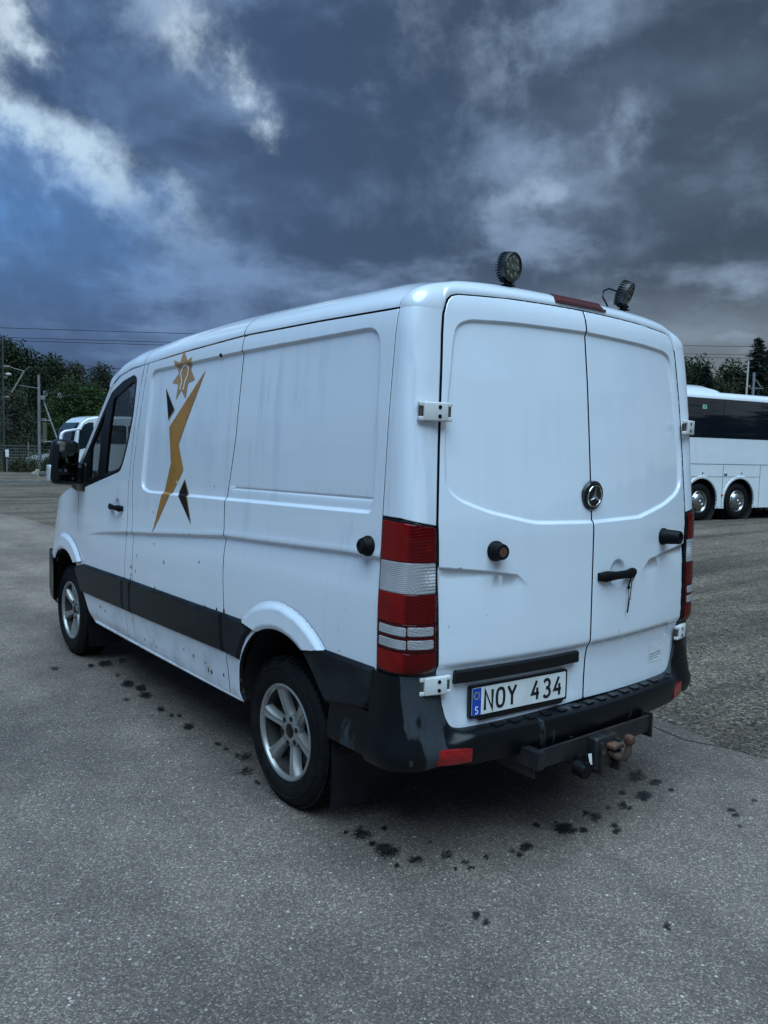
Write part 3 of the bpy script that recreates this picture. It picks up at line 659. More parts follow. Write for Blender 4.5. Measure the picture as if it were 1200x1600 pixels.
def stroke(mb_, pts, wd, f, h0, h1, closed=False):
    pts = [Vector(p) for p in pts]; n = len(pts); Lf = []; Rt = []
    for i, p in enumerate(pts):
        if closed: a, c = pts[i - 1], pts[(i + 1) % n]
        else: a, c = pts[max(i - 1, 0)], pts[min(i + 1, n - 1)]
        t1 = (p - a).normalized() if (p - a).length > 1e-9 else (c - p).normalized(); t2 = (c - p).normalized() if (c - p).length > 1e-9 else t1
        n1, n2 = Vector((-t1.y, t1.x)), Vector((-t2.y, t2.x)); mm = (n1 + n2).normalized(); k = min(1 / max(mm.dot(n2), .4), 2.2)
        Lf.append(p + mm * wd / 2 * k); Rt.append(p - mm * wd / 2 * k)
    V_ = lambda q, h: mb_.bm.verts.new(f(Vector((q.x, q.y, h))))
    top = [(V_(a, h1), V_(c, h1)) for a, c in zip(Lf, Rt)]; bot = [(V_(a, h0), V_(c, h0)) for a, c in zip(Lf, Rt)]
    rng_ = range(n if closed else n - 1)
    for i in rng_:
        j = (i + 1) % n
        mb_.bm.faces.new((top[i][0], top[i][1], top[j][1], top[j][0])); mb_.bm.faces.new((top[i][0], top[j][0], bot[j][0], bot[i][0])); mb_.bm.faces.new((top[i][1], bot[i][1], bot[j][1], top[j][1]))
    if not closed:
        for i in (0, -1): mb_.bm.faces.new((top[i][0], bot[i][0], bot[i][1], top[i][1]))
def oval(cx, cy, rx, ry, a0=0, a1=360, n=24, p=2.6):
    o = []
    for a in np.linspace(math.radians(a0), math.radians(a1), n, endpoint=abs(a1 - a0) < 359):
        c, s_ = math.cos(a), math.sin(a); o.append((cx + rx * math.copysign(abs(c) ** (2 / p), c), cy + ry * math.copysign(abs(s_) ** (2 / p), s_)))
    return o
BLUEP = b.build('country_band', BLUE, HOLD)
H = .039
chars = {
 'N': ([[(-.019, -H), (-.019, H), (.019, -H), (.019, H)]], -.175),
 'O': (['c', oval(0, 0, .0195, H - .002)], -.108),
 'Y': ([[(-.021, H), (0, .002), (.021, H)], [(0, .002), (0, -H)]], -.046),
 '4': ([[(.020, -.014), (-.019, -.014), (.006, H), ], [(.010, .010), (.010, -H)]], .085),
 '3': ([[(-.0165, .027)] + oval(0, .0185, .0165, .0185, 150, -75, 12, 2) + [(-.004, .001)], oval(0, -.0185, .0185, .0195, 80, -150, 14, 2)], .150),
}
def put(ch, x):
    lines, _ = chars[ch]; mb_ = MB()
    if lines[0] == 'c': stroke(mb_, [(px_ + x, py2) for px_, py2 in lines[1]], .0125, pf, .0055, .0068, True)
    else:
        for L in lines: stroke(mb_, [(a + x, c) for a, c in L], .0125, pf, .0055, .0068)
    mb_.build('plate_character', mat('plate_black', (.008, .008, .009), .4), HOLD)
for ch, x in (('N', -.172), ('O', -.110), ('Y', -.048), ('4', .082), ('3', .146), ('4', .210)): put(ch, x)
mb_ = MB(); stroke(mb_, [(a * .35 - .2345, c * .38 - .034) for a, c in [(.017, .026)] + oval(0, .0185, .0165, .0185, 40, 270, 12, 2) + oval(0, -.0185, .0175, .0195, 90, -150, 12, 2)], .0042, pf, .0063, .0069); mb_.build('country_letter', WHITE, HOLD)
b = MB()
for k in range(12):
    a = k * PI / 6; c = Vector((-.2345 + .0135 * math.cos(a), .024 + .0135 * math.sin(a), .0063)); b.prism([(c.x + .0026 * math.cos(t), c.y + .0026 * math.sin(t)) for t in np.linspace(0, 2 * PI, 5, endpoint=False)], .0063, .0068, pf)
tag(b.build('country_stars', mat('star_yellow', (.55, .42, .05), .5), HOLD), kind='stuff')
# faded label on the right door: pale patch with a few grey print lines
q = [(.525, .785), (.672, .776), (.684, .678), (.536, .686)]
LB = panel('faded_label', q, rear_P, BREF, mat('label_pale', (.66, .69, .72), .6, var=.15, vscale=30), rd2, off=.0012, roll=0, skirt=0)
b = MB()
for i, (x0, x1) in enumerate(((.545, .655), (.540, .650), (.542, .63))):
    z = .722 - i * .013
    P0 = [hp(x0, z + .001 * i, .0022), hp(x1, z + .004, .0022), hp(x1, z + .0075, .0022), hp(x0, z + .0035, .0022)]; b.quad(*P0)
tag(b.build('label_print', mat('print_grey', (.16, .18, .20), .6), rd2), kind='stuff')
# hinges
def hinge(pa, pb, z0, z1):
    a, c = Vector(pa), Vector(pb); d = (c - a); u = d.normalized(); n = Vector((u.y, -u.x, 0)); n = n if n.y < 0 else -n; zc = (z0 + z1) / 2; h = z1 - z0; mid_ = (a + c) / 2; mid_.z = zc
    rot = Matrix((u, -n, Vector((0, 0, 1)))).transposed(); mb_ = MB()
    L = d.length; mb_.box(mid_ + n * .004, (L * .74, .024, h), rot, .006, 3)
    for s_ in (-1, 1):
        for k in (-1, 1): mb_.box(mid_ + u * (s_ * L * .43) + Vector((0, 0, k * h * .38)), (L * .16, .021, h * .24), rot, .004, 2)
    o = mb_.build('hinge', HINGE, VAN, True, 40)
    for s_ in (-1, 1):
        mb_ = MB(); mb_.cyl(mid_ + u * (s_ * L * .44) + Vector((0, 0, -h * .48)), mid_ + u * (s_ * L * .44) + Vector((0, 0, h * .48)), .007, n=12); mb_.box(mid_ + u * (s_ * L * .40) + n * -.004, (L * .10, .02, h * .5), rot)
        mb_.build('hinge_pin', mat('hinge_pin', (.10, .085, .07), .6, .4, var=.5, vscale=60), o, True, 40)
    for k in (-1, 1): mb_ = MB(); mb_.cyl(mid_ + u * L * .10 + n * .012 + Vector((0, 0, k * h * .24)), mid_ + u * L * .10 + n * .0185 + Vector((0, 0, k * h * .24)), .0085, .007, n=12); mb_.build('hinge_bolt', BLACK, o)
    return o
both(hinge((-.920, .068, 0), (-.788, .034, 0), 1.797, 1.868)); both(hinge((-.900, .042, 0), (-.775, .008, 0), .765, .835))
# tail lamps
def lens_mat(name, c0, c1, ribs, bowl_glints=()):
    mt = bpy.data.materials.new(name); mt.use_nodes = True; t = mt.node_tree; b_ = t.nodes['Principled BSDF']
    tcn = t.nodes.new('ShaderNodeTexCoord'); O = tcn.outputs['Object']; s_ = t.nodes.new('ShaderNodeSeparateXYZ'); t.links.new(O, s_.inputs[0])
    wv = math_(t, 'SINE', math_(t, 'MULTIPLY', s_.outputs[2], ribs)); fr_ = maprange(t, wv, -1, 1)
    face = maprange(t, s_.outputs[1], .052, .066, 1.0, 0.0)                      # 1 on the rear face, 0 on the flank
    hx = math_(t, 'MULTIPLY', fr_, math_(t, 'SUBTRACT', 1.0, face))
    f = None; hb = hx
    for bx, bz, br in bowl_glints:
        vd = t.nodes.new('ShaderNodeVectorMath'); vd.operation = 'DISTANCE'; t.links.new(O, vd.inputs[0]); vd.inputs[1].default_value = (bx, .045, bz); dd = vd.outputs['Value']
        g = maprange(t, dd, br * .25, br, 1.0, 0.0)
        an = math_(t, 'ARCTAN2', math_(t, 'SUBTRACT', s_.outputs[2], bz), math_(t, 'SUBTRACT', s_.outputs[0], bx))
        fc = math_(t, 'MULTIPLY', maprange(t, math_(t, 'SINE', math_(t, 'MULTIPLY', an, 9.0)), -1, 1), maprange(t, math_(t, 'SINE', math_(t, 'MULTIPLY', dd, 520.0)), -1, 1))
        g = math_(t, 'MULTIPLY', g, math_(t, 'MULTIPLY_ADD', fc, .65, .35)); f = g if f is None else math_(t, 'MAXIMUM', f, g)  # bright bowl spots and facet glints painted into the lens colour
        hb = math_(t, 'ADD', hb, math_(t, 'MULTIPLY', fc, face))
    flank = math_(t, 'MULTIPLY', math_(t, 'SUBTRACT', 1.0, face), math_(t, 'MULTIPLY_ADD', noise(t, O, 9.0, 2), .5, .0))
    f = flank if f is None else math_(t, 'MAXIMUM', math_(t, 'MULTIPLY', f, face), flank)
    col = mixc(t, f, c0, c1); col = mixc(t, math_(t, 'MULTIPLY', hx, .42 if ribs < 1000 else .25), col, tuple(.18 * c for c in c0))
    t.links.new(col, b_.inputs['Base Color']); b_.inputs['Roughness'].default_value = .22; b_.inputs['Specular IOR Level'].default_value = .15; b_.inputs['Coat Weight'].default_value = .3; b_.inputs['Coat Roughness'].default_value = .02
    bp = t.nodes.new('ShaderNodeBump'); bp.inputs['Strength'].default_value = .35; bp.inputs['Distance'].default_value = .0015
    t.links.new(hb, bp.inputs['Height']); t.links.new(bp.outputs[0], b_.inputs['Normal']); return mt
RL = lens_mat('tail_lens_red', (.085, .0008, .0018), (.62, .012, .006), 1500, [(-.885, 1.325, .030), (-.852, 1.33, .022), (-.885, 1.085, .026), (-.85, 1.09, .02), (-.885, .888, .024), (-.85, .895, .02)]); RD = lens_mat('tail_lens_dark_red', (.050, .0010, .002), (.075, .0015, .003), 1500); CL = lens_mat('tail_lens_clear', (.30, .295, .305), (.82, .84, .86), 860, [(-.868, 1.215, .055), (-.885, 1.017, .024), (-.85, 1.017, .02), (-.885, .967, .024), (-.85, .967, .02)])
tl = panel('tail_light', rnd([(0, .846), (.25, .842), (.25 * .99, 1.402), (.12, 1.428), (0, 1.434)], [.01, .01, .02, 0, .01], 4), corner_P, (-1, -1, 0), TRIM, VAN, step=.02, off=.004, roll=.003, edge=.015)
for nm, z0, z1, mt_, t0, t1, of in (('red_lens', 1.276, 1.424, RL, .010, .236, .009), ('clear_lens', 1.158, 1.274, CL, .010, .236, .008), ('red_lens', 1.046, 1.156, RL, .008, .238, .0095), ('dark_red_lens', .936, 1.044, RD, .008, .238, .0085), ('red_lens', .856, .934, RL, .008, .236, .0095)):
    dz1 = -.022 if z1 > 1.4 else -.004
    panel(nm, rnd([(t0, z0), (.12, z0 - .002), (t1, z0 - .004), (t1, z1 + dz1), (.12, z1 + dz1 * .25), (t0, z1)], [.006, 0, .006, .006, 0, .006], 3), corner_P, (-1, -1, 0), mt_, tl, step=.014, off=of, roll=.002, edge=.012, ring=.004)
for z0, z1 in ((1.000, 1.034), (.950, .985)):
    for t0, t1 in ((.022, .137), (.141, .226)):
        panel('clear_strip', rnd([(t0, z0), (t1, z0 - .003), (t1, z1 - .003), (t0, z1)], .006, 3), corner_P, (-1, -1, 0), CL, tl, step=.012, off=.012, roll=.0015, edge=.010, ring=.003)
both(tl)
# centre brake light and header trim
b = MB(); n = 15; rr = []
for x in np.linspace(-.172, .172, n):
    z = 2.317 + .004; y = float(RB(np.array([x]), np.array([2.317]))[0]); e_ = 1 if abs(x) < .165 else .4
    rr.append([b.bm.verts.new((x, y + dy, z + dz_)) for dy, dz_ in ((.012, .0), (-.006 * e_, .002), (-.006 * e_, .012), (.022, .034 * e_ + .006), (.05, .044 * e_ + .004), (.06, .03))])
for A, B in zip(rr, rr[1:]):
    for i in range(6): b.bm.faces.new((A[i], A[(i + 1) % 6], B[(i + 1) % 6], B[i]))
b.bm.faces.new(rr[0]); b.bm.faces.new(rr[-1]); b.build('brake_light', mat('brake_lens', (.085, .012, .013), .3, coat=.3, var=.4, vscale=30), VAN, True, 45)
# work lights on the roof edge
def work_light(x, yaw, pitch):
    base_ = Vector((x, .150, roof_at(x, .203) - .004)); c = base_ + Vector((0, 0, .080))
    ax = Vector((math.sin(yaw) * math.cos(pitch), -math.cos(yaw) * math.cos(pitch), math.sin(pitch)))
    mb_ = MB(); mb_.lathe([(0, -.030), (.038, -.030), (.049, -.022), (.057, -.008), (.060, .010), (.060, .022), (.057, .026), (.053, .026), (.051, .018), (0, .018)], c, ax, 36)
    q_ = ax.to_track_quat('Z', 'Y').to_matrix()
    for k in range(30):
        a = k * 2 * PI / 30; r_ = q_ @ Vector((math.cos(a), math.sin(a), 0)); mb_.box(c + r_ * .055 - ax * .010, (.012, .0035, .030), Matrix((r_, ax.cross(r_), ax)).transposed())
    WL = mb_.build('work_light', mat('lamp_housing', (.014, .016, .019), .45, bump=.1, bscale=150), VAN, True, 35)
    mb_ = MB(); mb_.lathe([(0, .0215), (.0515, .0205)], c, ax, 30); mb_.build('lamp_lens', mat('lamp_glass', (.10, .105, .085), .18, coat=.4, var=.7, vscale=55, vcol=(.035, .037, .032)), WL, True)
    mb_ = MB()
    for k in range(9):
        a = k * 2 * PI / 8; r_ = (0 if k == 8 else .036); p = c + q_ @ Vector((math.cos(a) * r_, math.sin(a) * r_, .0215)); mb_.lathe([(0, .001), (.007, .002), (.009, 0)], p, ax, 10)
    tag(mb_.build('lamp_reflector', mat('lamp_chip', (.17, .17, .13), .2, .3), WL, True), kind='stuff')
    mb_ = MB(); s_ = q_ @ Vector((1, 0, 0)); s_ = Vector((s_.x, s_.y, 0)).normalized()
    mb_.box(base_ + Vector((0, 0, .006)), (.052, .034, .005)); mb_.box(base_ + Vector((0, .0, .018)), (.034, .022, .026), None, .003)
    mb_.cyl(base_ + Vector((-.034, 0, .024)), base_ + Vector((.034, 0, .024)), .006, n=10); mb_.cyl(base_ + Vector((-.04, 0, .024)), base_ + Vector((-.026, 0, .024)), .011, n=10)
    mb_.build('lamp_bracket', BLACK, WL, True, 40)
    return WL, c, ax
WL, c_, ax_ = work_light(-.385, math.radians(8), math.radians(-8))
WL2, c2, ax2 = work_light(.405, math.radians(24), math.radians(-22))
b = MB(); p0 = c2 - ax2 * .028; b.tube([p0, p0 + Vector((-.05, .02, .012)), p0 + Vector((-.09, .02, -.005)), p0 + Vector((-.10, .015, -.035)), p0 + Vector((-.075, .01, -.065)), p0 + Vector((-.05, .01, -.095))], .004, 8); b.build('lamp_cable', BLACK, WL2, True)
# ---------------------------------------------------------------- wheel arch lips, side mouldings, sill
def lip_P(cy, cz, ri, ro):
    def f(ab, off=0.0):
        p = side_P(ab, 0.0); r = np.hypot(ab[:, 0] - cy, ab[:, 1] - cz)
        p[:, 0] -= .004 + .022 * smooth(ro, ro - .035, r) + .004 * smooth(ro - .03, ri, r) - .010 * smooth(ri + .02, ri - .005, r); return p
    return f
def lip(cy, cz, ri, ro, a0, a1, b0, b1):
    q = arc(cy, cz, ro, a0, a1, 40) + arc(cy, cz, ri, b1, b0, 40)
    return panel('wheel_arch_trim', q, lip_P(cy, cz, ri, ro), LREF, PAINT, VAN, step=.02, roll=.0012, skirt=.03, feats=[np.array([(cy + (ri + (ro - ri) * k / 9) * math.cos(a), cz + (ri + (ro - ri) * k / 9) * math.sin(a)) for k in range(1, 9) for a in np.linspace(math.radians(a0 - 10), math.radians(a1 + 10), 90)])])
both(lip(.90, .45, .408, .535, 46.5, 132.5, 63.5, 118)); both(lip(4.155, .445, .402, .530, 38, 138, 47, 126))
def mould(q, name='side_moulding'):
    P0 = np.array(q)
    def f(ab, off=0.0):
        p = side_P(ab, 0.0); s_ = dist(ab, P0); p[:, 0] -= .002 + .013 * smooth(0, .016, s_) + .004 * smooth(.0, .10, ab[:, 1] - .60); return p
    return panel(name, q, f, LREF, MOULD, VAN, step=.03, roll=.001, edge=.012, feats=[offs(resample(q, .02), [-.004, .004, -.009, .009, -.014, .014, -.018, .018], .02)])
tp = lambda y: float(np.interp(y, [.2, 1.24, 1.46, 2.75, 3.73], [.851, .838, .835, .813, .789])); bt = lambda y: float(np.interp(y, [1.30, 1.49, 2.82, 3.78], [.631, .634, .596, .566]))
both(mould([(1.245, .838), (1.462, .835), (1.440, .634), (1.292, .630), (1.262, .70), (1.222, .757), (1.165, .805)]))
both(mould([(1.470, .835)] + [(y, tp(y)) for y in (1.9, 2.3, 2.722)] + [(2.742, .598)] + [(y, bt(y)) for y in (2.3, 1.9, 1.448)]))
both(mould([(2.730, .8125), (2.862, .811), (2.876, .5955), (2.750, .597)]))
both(mould([(2.870, .8105), (3.3, tp(3.3)), (3.716, .789), (3.845, .757), (3.925, .746), (3.85, .667), (3.805, .566), (3.4, bt(3.4)), (2.884, .596)]))
both(mould(rnd([(.705, .800), (.60, .70), (.532, .622), (.248, .672), (.226, .70), (.207, .848), (.524, .846), (.672, .846)], [0, 0, .01, .02, .03, .01, 0, 0], 4)))
b = MB()
for y0, y1 in ((1.33, 3.55),):
    b.tube([(-float(S(y, .385)) + .012, y, .392 + (3.0 - y) * .013) for y in np.linspace(y0, y1, 12)], .012, 8)
both(b.build('sill', PAINT, VAN, True))
# ---------------------------------------------------------------- rear bumper
pts = []
for y in np.linspace(.505, .232, 8): pts.append((-float(S(y, .70)), y, -1, 0, 's'))
pts.append((-float(S(.222, .70)), .222, -1, 0, 'c'))
for t in np.linspace(0, 1, 17):
    p = corner_base(np.array([t]), np.array([.70]))[0]; pts.append((p[0], p[1], 0, 0, 'c'))
for x in np.concatenate([np.linspace(-.79, -.55, 14), np.linspace(-.5, 0, 11)]): pts.append((x, float(RB(np.array([x]), np.array([.70]))[0]), 0, -1, 'r'))
XY = np.array([(p[0], p[1]) for p in pts]); T = np.gradient(XY, axis=0); T /= np.linalg.norm(T, axis=1)[:, None]; NN = np.stack([T[:, 1], -T[:, 0]], 1)
NN[(NN @ np.array([-.5, -1.])) < 0] *= -1
PR = np.array([(-.03, .607), (.00, .606), (.03, .604), (.052, .601), (.068, .592), (.075, .574), (.070, .508), (.058, .474), (-.03, .468)])
PC = [(.003, 1.0), (.010, .99), (.014, .72), (.022, .38), (.036, .10)]
rows = []
for i, p in enumerate(pts):
    x, y = XY[i]; wr = float(smooth(.80, .67, abs(x))) if p[4] == 'r' else 0.0
    if p[4] == 's': zt = .664
    elif p[4] == 'c': zt = .842
    else: zt = float(np.interp(abs(x), [.60, .69, .74, .765, .785, .80], [.612, .612, .628, .655, .70, .76]))
    if p[4] == 'c' and i > len(pts) - 27: zt = .842 if i < len(pts) - 26 else .80
    sz = .30 if p[4] == 's' else 1
    cor = [(o * sz, .555 + (zt - .555) * f) for o, f in PC] + [(.048 * sz, .553), (.048 * sz, .515), (.034 * sz, .483), (-.03, .476)]
    rr = [(c[0] * (1 - wr) + r[0] * wr, c[1] * (1 - wr) + r[1] * wr) for c, r in zip(cor, PR)]
    rows.append([(x + NN[i][0] * o, y + NN[i][1] * o, z) for o, z in rr])
def strip(rows, name, mt, mirror_=True):
    n = len(rows[0]); V_ = [v for r in rows for v in r]; F = [(i * n + j, i * n + j + 1, (i + 1) * n + j + 1, (i + 1) * n + j) for i in range(len(rows) - 1) for j in range(n - 1)]
    if mirror_:
        k = len(V_); V_ += [(-x, y, z) for x, y, z in V_[:(len(rows) - 1) * n]]; R_ = len(rows)
        idx = lambda i, j: (k + i * n + j) if i < R_ - 1 else (R_ - 1) * n + j
        F += [(idx(i, j), idx(i + 1, j), idx(i + 1, j + 1), idx(i, j + 1)) for i in range(R_ - 1) for j in range(n - 1)]
    o = mesh_obj(name, V_, F, mt, VAN, True); o.data.set_sharp_from_angle(angle=math.radians(38)); return o
BUMP = strip(rows, 'rear_bumper', PLASTIC)
for x in np.linspace(-.54, .54, 13):
    mb_ = MB(); y = float(RB(np.array([x]), np.array([.70]))[0]); mb_.box((x, y - .030, .6065), (.045, .040, .006), Matrix.Rotation(.0, 3, 'Z'), .002, 1)
    mb_.build('step_rib', PLASTIC, BUMP)
for s_ in (-1, 1):
    mb_ = MB(); rr = []
    for x in np.linspace(.695, .835, 9):
        y = float(RB(np.array([min(x, .80)]), np.array([.70]))[0]) - .066 + max(0, x - .70) * .08 + max(0, x - .775) ** 2 * 5
        rr.append([mb_.bm.verts.new((s_ * x, y + dy, z)) for dy, z in ((.04, .490), (-.004, .491), (-.007, .496), (-.007, .545), (-.004, .550), (.04, .551))])
    for A, B in zip(rr, rr[1:]):
        for i in range(6): mb_.bm.faces.new((A[i], A[(i + 1) % 6], B[(i + 1) % 6], B[i]))
    mb_.bm.faces.new(rr[0]); mb_.bm.faces.new(rr[-1]); mb_.build('reflector', RED_LENS, BUMP, True, 40)
# ---------------------------------------------------------------- mud flaps
def flap(y, x0, x1, z0, z1, wtop):
    def f(u, v):
        z = z1 + (z0 - z1) * v; xa = x0 + .045 * v; r = .04 if v > .85 else 0
        return (-(abs(xa) + (abs(x1) - abs(xa)) * u), y + .05 * v * v + .012 * math.sin(u * 3), z - .018 * math.sin(u * PI) * v)
    mb_ = MB(); us, vs = np.linspace(0, 1, 9), np.linspace(0, 1, 9)
    for d in (0, .008):
        for i in range(8):
            for j in range(8): mb_.quad(*[Vector(f(us[a], vs[c])) - Vector((0, d, 0)) for a, c in ((i, j), (i + 1, j), (i + 1, j + 1), (i, j + 1))])
    bmesh.ops.remove_doubles(mb_.bm, verts=mb_.bm.verts, dist=.0005)
    return mb_.build('mud_flap', mat('flap_rubber', (.011, .013, .016), .5, spec=.3, var=.5, vscale=9, vcol=(.022, .024, .027), stretch=(1, 1, .5)), VAN, True, 60)
both(flap(.525, -.975, -.60, .125, .62, 0)); both(flap(3.79, -.955, -.66, .14, .57, 0))
# ---------------------------------------------------------------- wheels
R_T = .350
def wheel():
    W = empty('wheel'); W.parent = VAN
    prof = [(.222, -.085), (.228, -.106), (.243, -.113), (.262, -.1165), (.290, -.1185), (.315, -.113), (.331, -.102), (.3425, -.088), (.3475, -.06), (.350, 0), (.3475, .06), (.3425, .088), (.331, .102), (.290, .1185), (.243, .113), (.222, .085)]
    b = MB(); b.lathe(prof, (0, 0, 0), (1, 0, 0), 96); T_ = W; b.build('tyre', TYRE, W, True, 40)
    b = MB()
    for k in range(64):                                     # shoulder tread blocks
        a = k * 2 * PI / 64
        for s_ in (-1, 1):
            for x, r_, dx, dr in ((.083, .3445, .022, .010), (.052, .3485, .026, .008)):
                aa = a + (0 if x > .06 else PI / 64) + s_ * .01
                er = Vector((0, math.cos(aa), math.sin(aa))); et = Vector((0, -math.sin(aa), math.cos(aa)))
                b.box(er * r_ + Vector((s_ * x, 0, 0)), (dx, .0235, dr), Matrix((Vector((1, 0, 0)), et, er)).transposed() @ Matrix.Rotation(s_ * -.35 if x > .06 else .2, 3, 'Y'))
    tag(b.build('tread_block', TYRE, T_), kind='stuff')
    b = MB()                                                 # raised sidewall bands and letters-like ribs
    for r_, h in ((.300, .0016), (.250, .0014)): b.lathe([(r_ - .004, -.1165 if r_ > .28 else -.1135), (r_, -.1205 if r_ > .28 else -.1165), (r_ + .004, -.1165 if r_ > .28 else -.1145)], (0, 0, 0), (1, 0, 0), 72)
    b.build('sidewall_rib', TYRE, T_, True)
    b = MB(); b.lathe([(.226, -.100), (.228, -.108), (.222, -.112), (.213, -.109), (.207, -.100), (.205, -.090)], (0, 0, 0), (1, 0, 0), 72)
    RIM = W; b.build('rim', ALLOY, W, True, 35)
    b = MB(); b.lathe([(.205, -.092), (.203, -.06), (.196, .0), (.200, .09), (.226, .10)], (0, 0, 0), (1, 0, 0), 60); b.build('rim_barrel', mat('barrel_dark', (.05, .048, .045), .6, .3, var=.4, vscale=12), RIM, True)  # barrel coloured darker than the rim, so the gaps between spokes look black
    for k in range(6):
        b = MB(); a = math.radians(72 + 60 * k); er = Vector((0, math.cos(a), math.sin(a))); et = Vector((0, -math.sin(a), math.cos(a))); ex = Vector((-1, 0, 0))
        sec = []
        for r_, hw, dep, rd_ in ((.040, .036, .070, .004), (.075, .024, .074, .007), (.110, .0215, .082, .009), (.150, .0245, .090, .009), (.185, .030, .0955, .007), (.213, .037, .098, .003)):
            c = er * r_; sec.append([c + et * (hw * x_) + ex * (dep + dz_) for x_, dz_ in ((-1.15, -.035), (-1, -.008), (-.62, rd_ * .55), (-.25, rd_ * .2), (0, rd_ * .05), (.25, rd_ * .2), (.62, rd_ * .55), (1, -.008), (1.15, -.035))])
        vs = [[b.bm.verts.new(p) for p in s_] for s_ in sec]
        for A, B in zip(vs, vs[1:]):
            for i in range(8): b.bm.faces.new((A[i], A[i + 1], B[i + 1], B[i]))
        b.bm.faces.new(vs[-1]); b.build('spoke', ALLOY, RIM, True, 45)
    b = MB(); b.lathe([(.080, -.045), (.078, -.072), (.070, -.078), (.045, -.079), (.034, -.078), (.032, -.068), (0, -.068)], (0, 0, 0), (1, 0, 0), 48); b.build('hub', ALLOY, RIM, True, 40)
    b = MB(); b.lathe([(.033, -.070), (.030, -.081), (.024, -.083), (0, -.083)], (0, 0, 0), (1, 0, 0), 32); b.build('hub_cap', TRIM, RIM, True, 40)
    b = MB()
    for k in range(6):
        a = math.radians(42 + 60 * k); c = Vector((0, math.cos(a), math.sin(a))) * .062; b.lathe([(.0115, -.0795), (.0115, -.0805), (0, -.0805)], c, (1, 0, 0), 14)
        b.lathe([(.0125, -.079), (.0125, -.0815), (.0112, -.0815)], c, (1, 0, 0), 14)
    tag(b.build('wheel_nut', DARK, RIM), kind='stuff')
    b = MB(); b.lathe([(.10, -.035), (.165, -.035), (.165, -.010), (.10, -.010)], (0, 0, 0), (1, 0, 0), 40, True); b.build('brake_disc', mat('brake_iron', (.09, .085, .08), .5, .5, var=.5, vscale=30), W, True, 40)
    b = MB(); b.lathe([(0, .0), (.198, .0)], (0, 0, 0), (1, 0, 0), 40); b.build('wheel_backing', DARK, W)
    return W
for i, (x, y, s_) in enumerate(((-.820, .962, 1), (-.822, 4.212, 1), (.82, .962, -1), (.82, 4.212, -1))):
    o = wheel() if i == 0 else copy_tree(W0, VAN)
    if i == 0: W0 = o
    o.location = (x, y, R_T); o.scale.x = s_; o.rotation_euler.x = (0, .42, .2, .7)[i]
# ---------------------------------------------------------------- dark inner shell, underbody
def section(y, low):
    zt = float(np.interp(y, *_rt)) - .05; g = gz(y) - .04; sx = lambda z: float(S(y, z)) - .045; wl = low
    return [(-wl, .42), (-wl, .93), (-sx(.95), .95), (-sx(1.4), 1.40), (-sx(1.8), 1.80), (-sx(g), g), (-.55, zt - .02), (.55, zt - .02), (sx(g), g), (sx(1.8), 1.8), (sx(1.4), 1.4), (sx(.95), .95), (wl, .93), (wl, .42)]
mb_ = MB(); rr = []
for y, lo in ((.11, .90), (.44, .90), (.441, .63), (1.40, .63), (1.401, .92), (2.64, .92)):
    s_ = section(max(y, .11), lo)
    rr.append([mb_.bm.verts.new((x * (.92 if y < .2 else 1), y + (.028 if (y < .2 and z > 1.7) else 0) + (.04 if y < .2 and z > 2.1 else 0), z)) for x, z in s_])
for A, B in zip(rr, rr[1:]):
    for i in range(14): mb_.bm.faces.new((A[i], A[(i + 1) % 14], B[(i + 1) % 14], B[i]))
mb_.bm.faces.new(rr[0]); mb_.bm.faces.new(rr[-1]); mb_.build('inner_shell', DARK, VAN)
mb_ = MB(); mb_.box((0, 3.15, .62), (1.80, 1.05, .50)); mb_.box((0, 4.18, .70), (1.20, 1.0, .70)); mb_.box((0, 3.5, 1.0), (1.82, .6, .35)); mb_.build('cab_floor', DARK, VAN)
mb_ = MB(); mb_.box((0, 3.92, 1.20), (1.70, .50, .28), None, .06, 3); mb_.box((0, 4.35, 1.12), (1.35, .5, .2)); mb_.build('dashboard', SEAT, VAN, True)
for x in (-.52, .52):
    mb_ = MB(); mb_.box((x, 3.05, .98), (.50, .52, .16), None, .05, 3); mb_.box((x, 2.80, 1.30), (.48, .14, .62), Matrix.Rotation(.12, 3, 'X'), .05, 3); mb_.box((x, 2.76, 1.70), (.26, .10, .18), None, .04, 3); mb_.build('seat', SEAT, VAN, True)
mb_ = MB(); ax = Vector((0, -.75, .66)).normalized(); mb_.lathe([(.20 + .016 * math.cos(a), .016 * math.sin(a)) for a in np.linspace(0, 2 * PI, 10, endpoint=False)], (-.50, 3.50, 1.36), ax, 32, True); mb_.cyl((-.50, 3.50, 1.36), (-.50, 3.75, 1.15), .035); mb_.box((-.5, 3.5, 1.36), (.36, .03, .05)); mb_.build('steering_wheel', TRIM, VAN, True)
mb_ = MB(); mb_.box((0, 2.5, .40), (.9, 4.6, .10)); mb_.box((-.45, 2.3, .42), (.10, 3.9, .14)); mb_.box((.45, 2.3, .42), (.10, 3.9, .14)); mb_.cyl((-.80, .962, .35), (.80, .962, .35), .05); mb_.cyl((-.8, 4.212, .33), (.8, 4.212, .33), .05); mb_.box((0, .962, .36), (.3, .3, .26), None, .08, 2)
mb_.box((0, .30, .50), (1.5, .5, .10)); mb_.box((.35, 1.9, .38), (.5, .9, .2), None, .05); mb_.build('underbody', DARK, VAN, True)
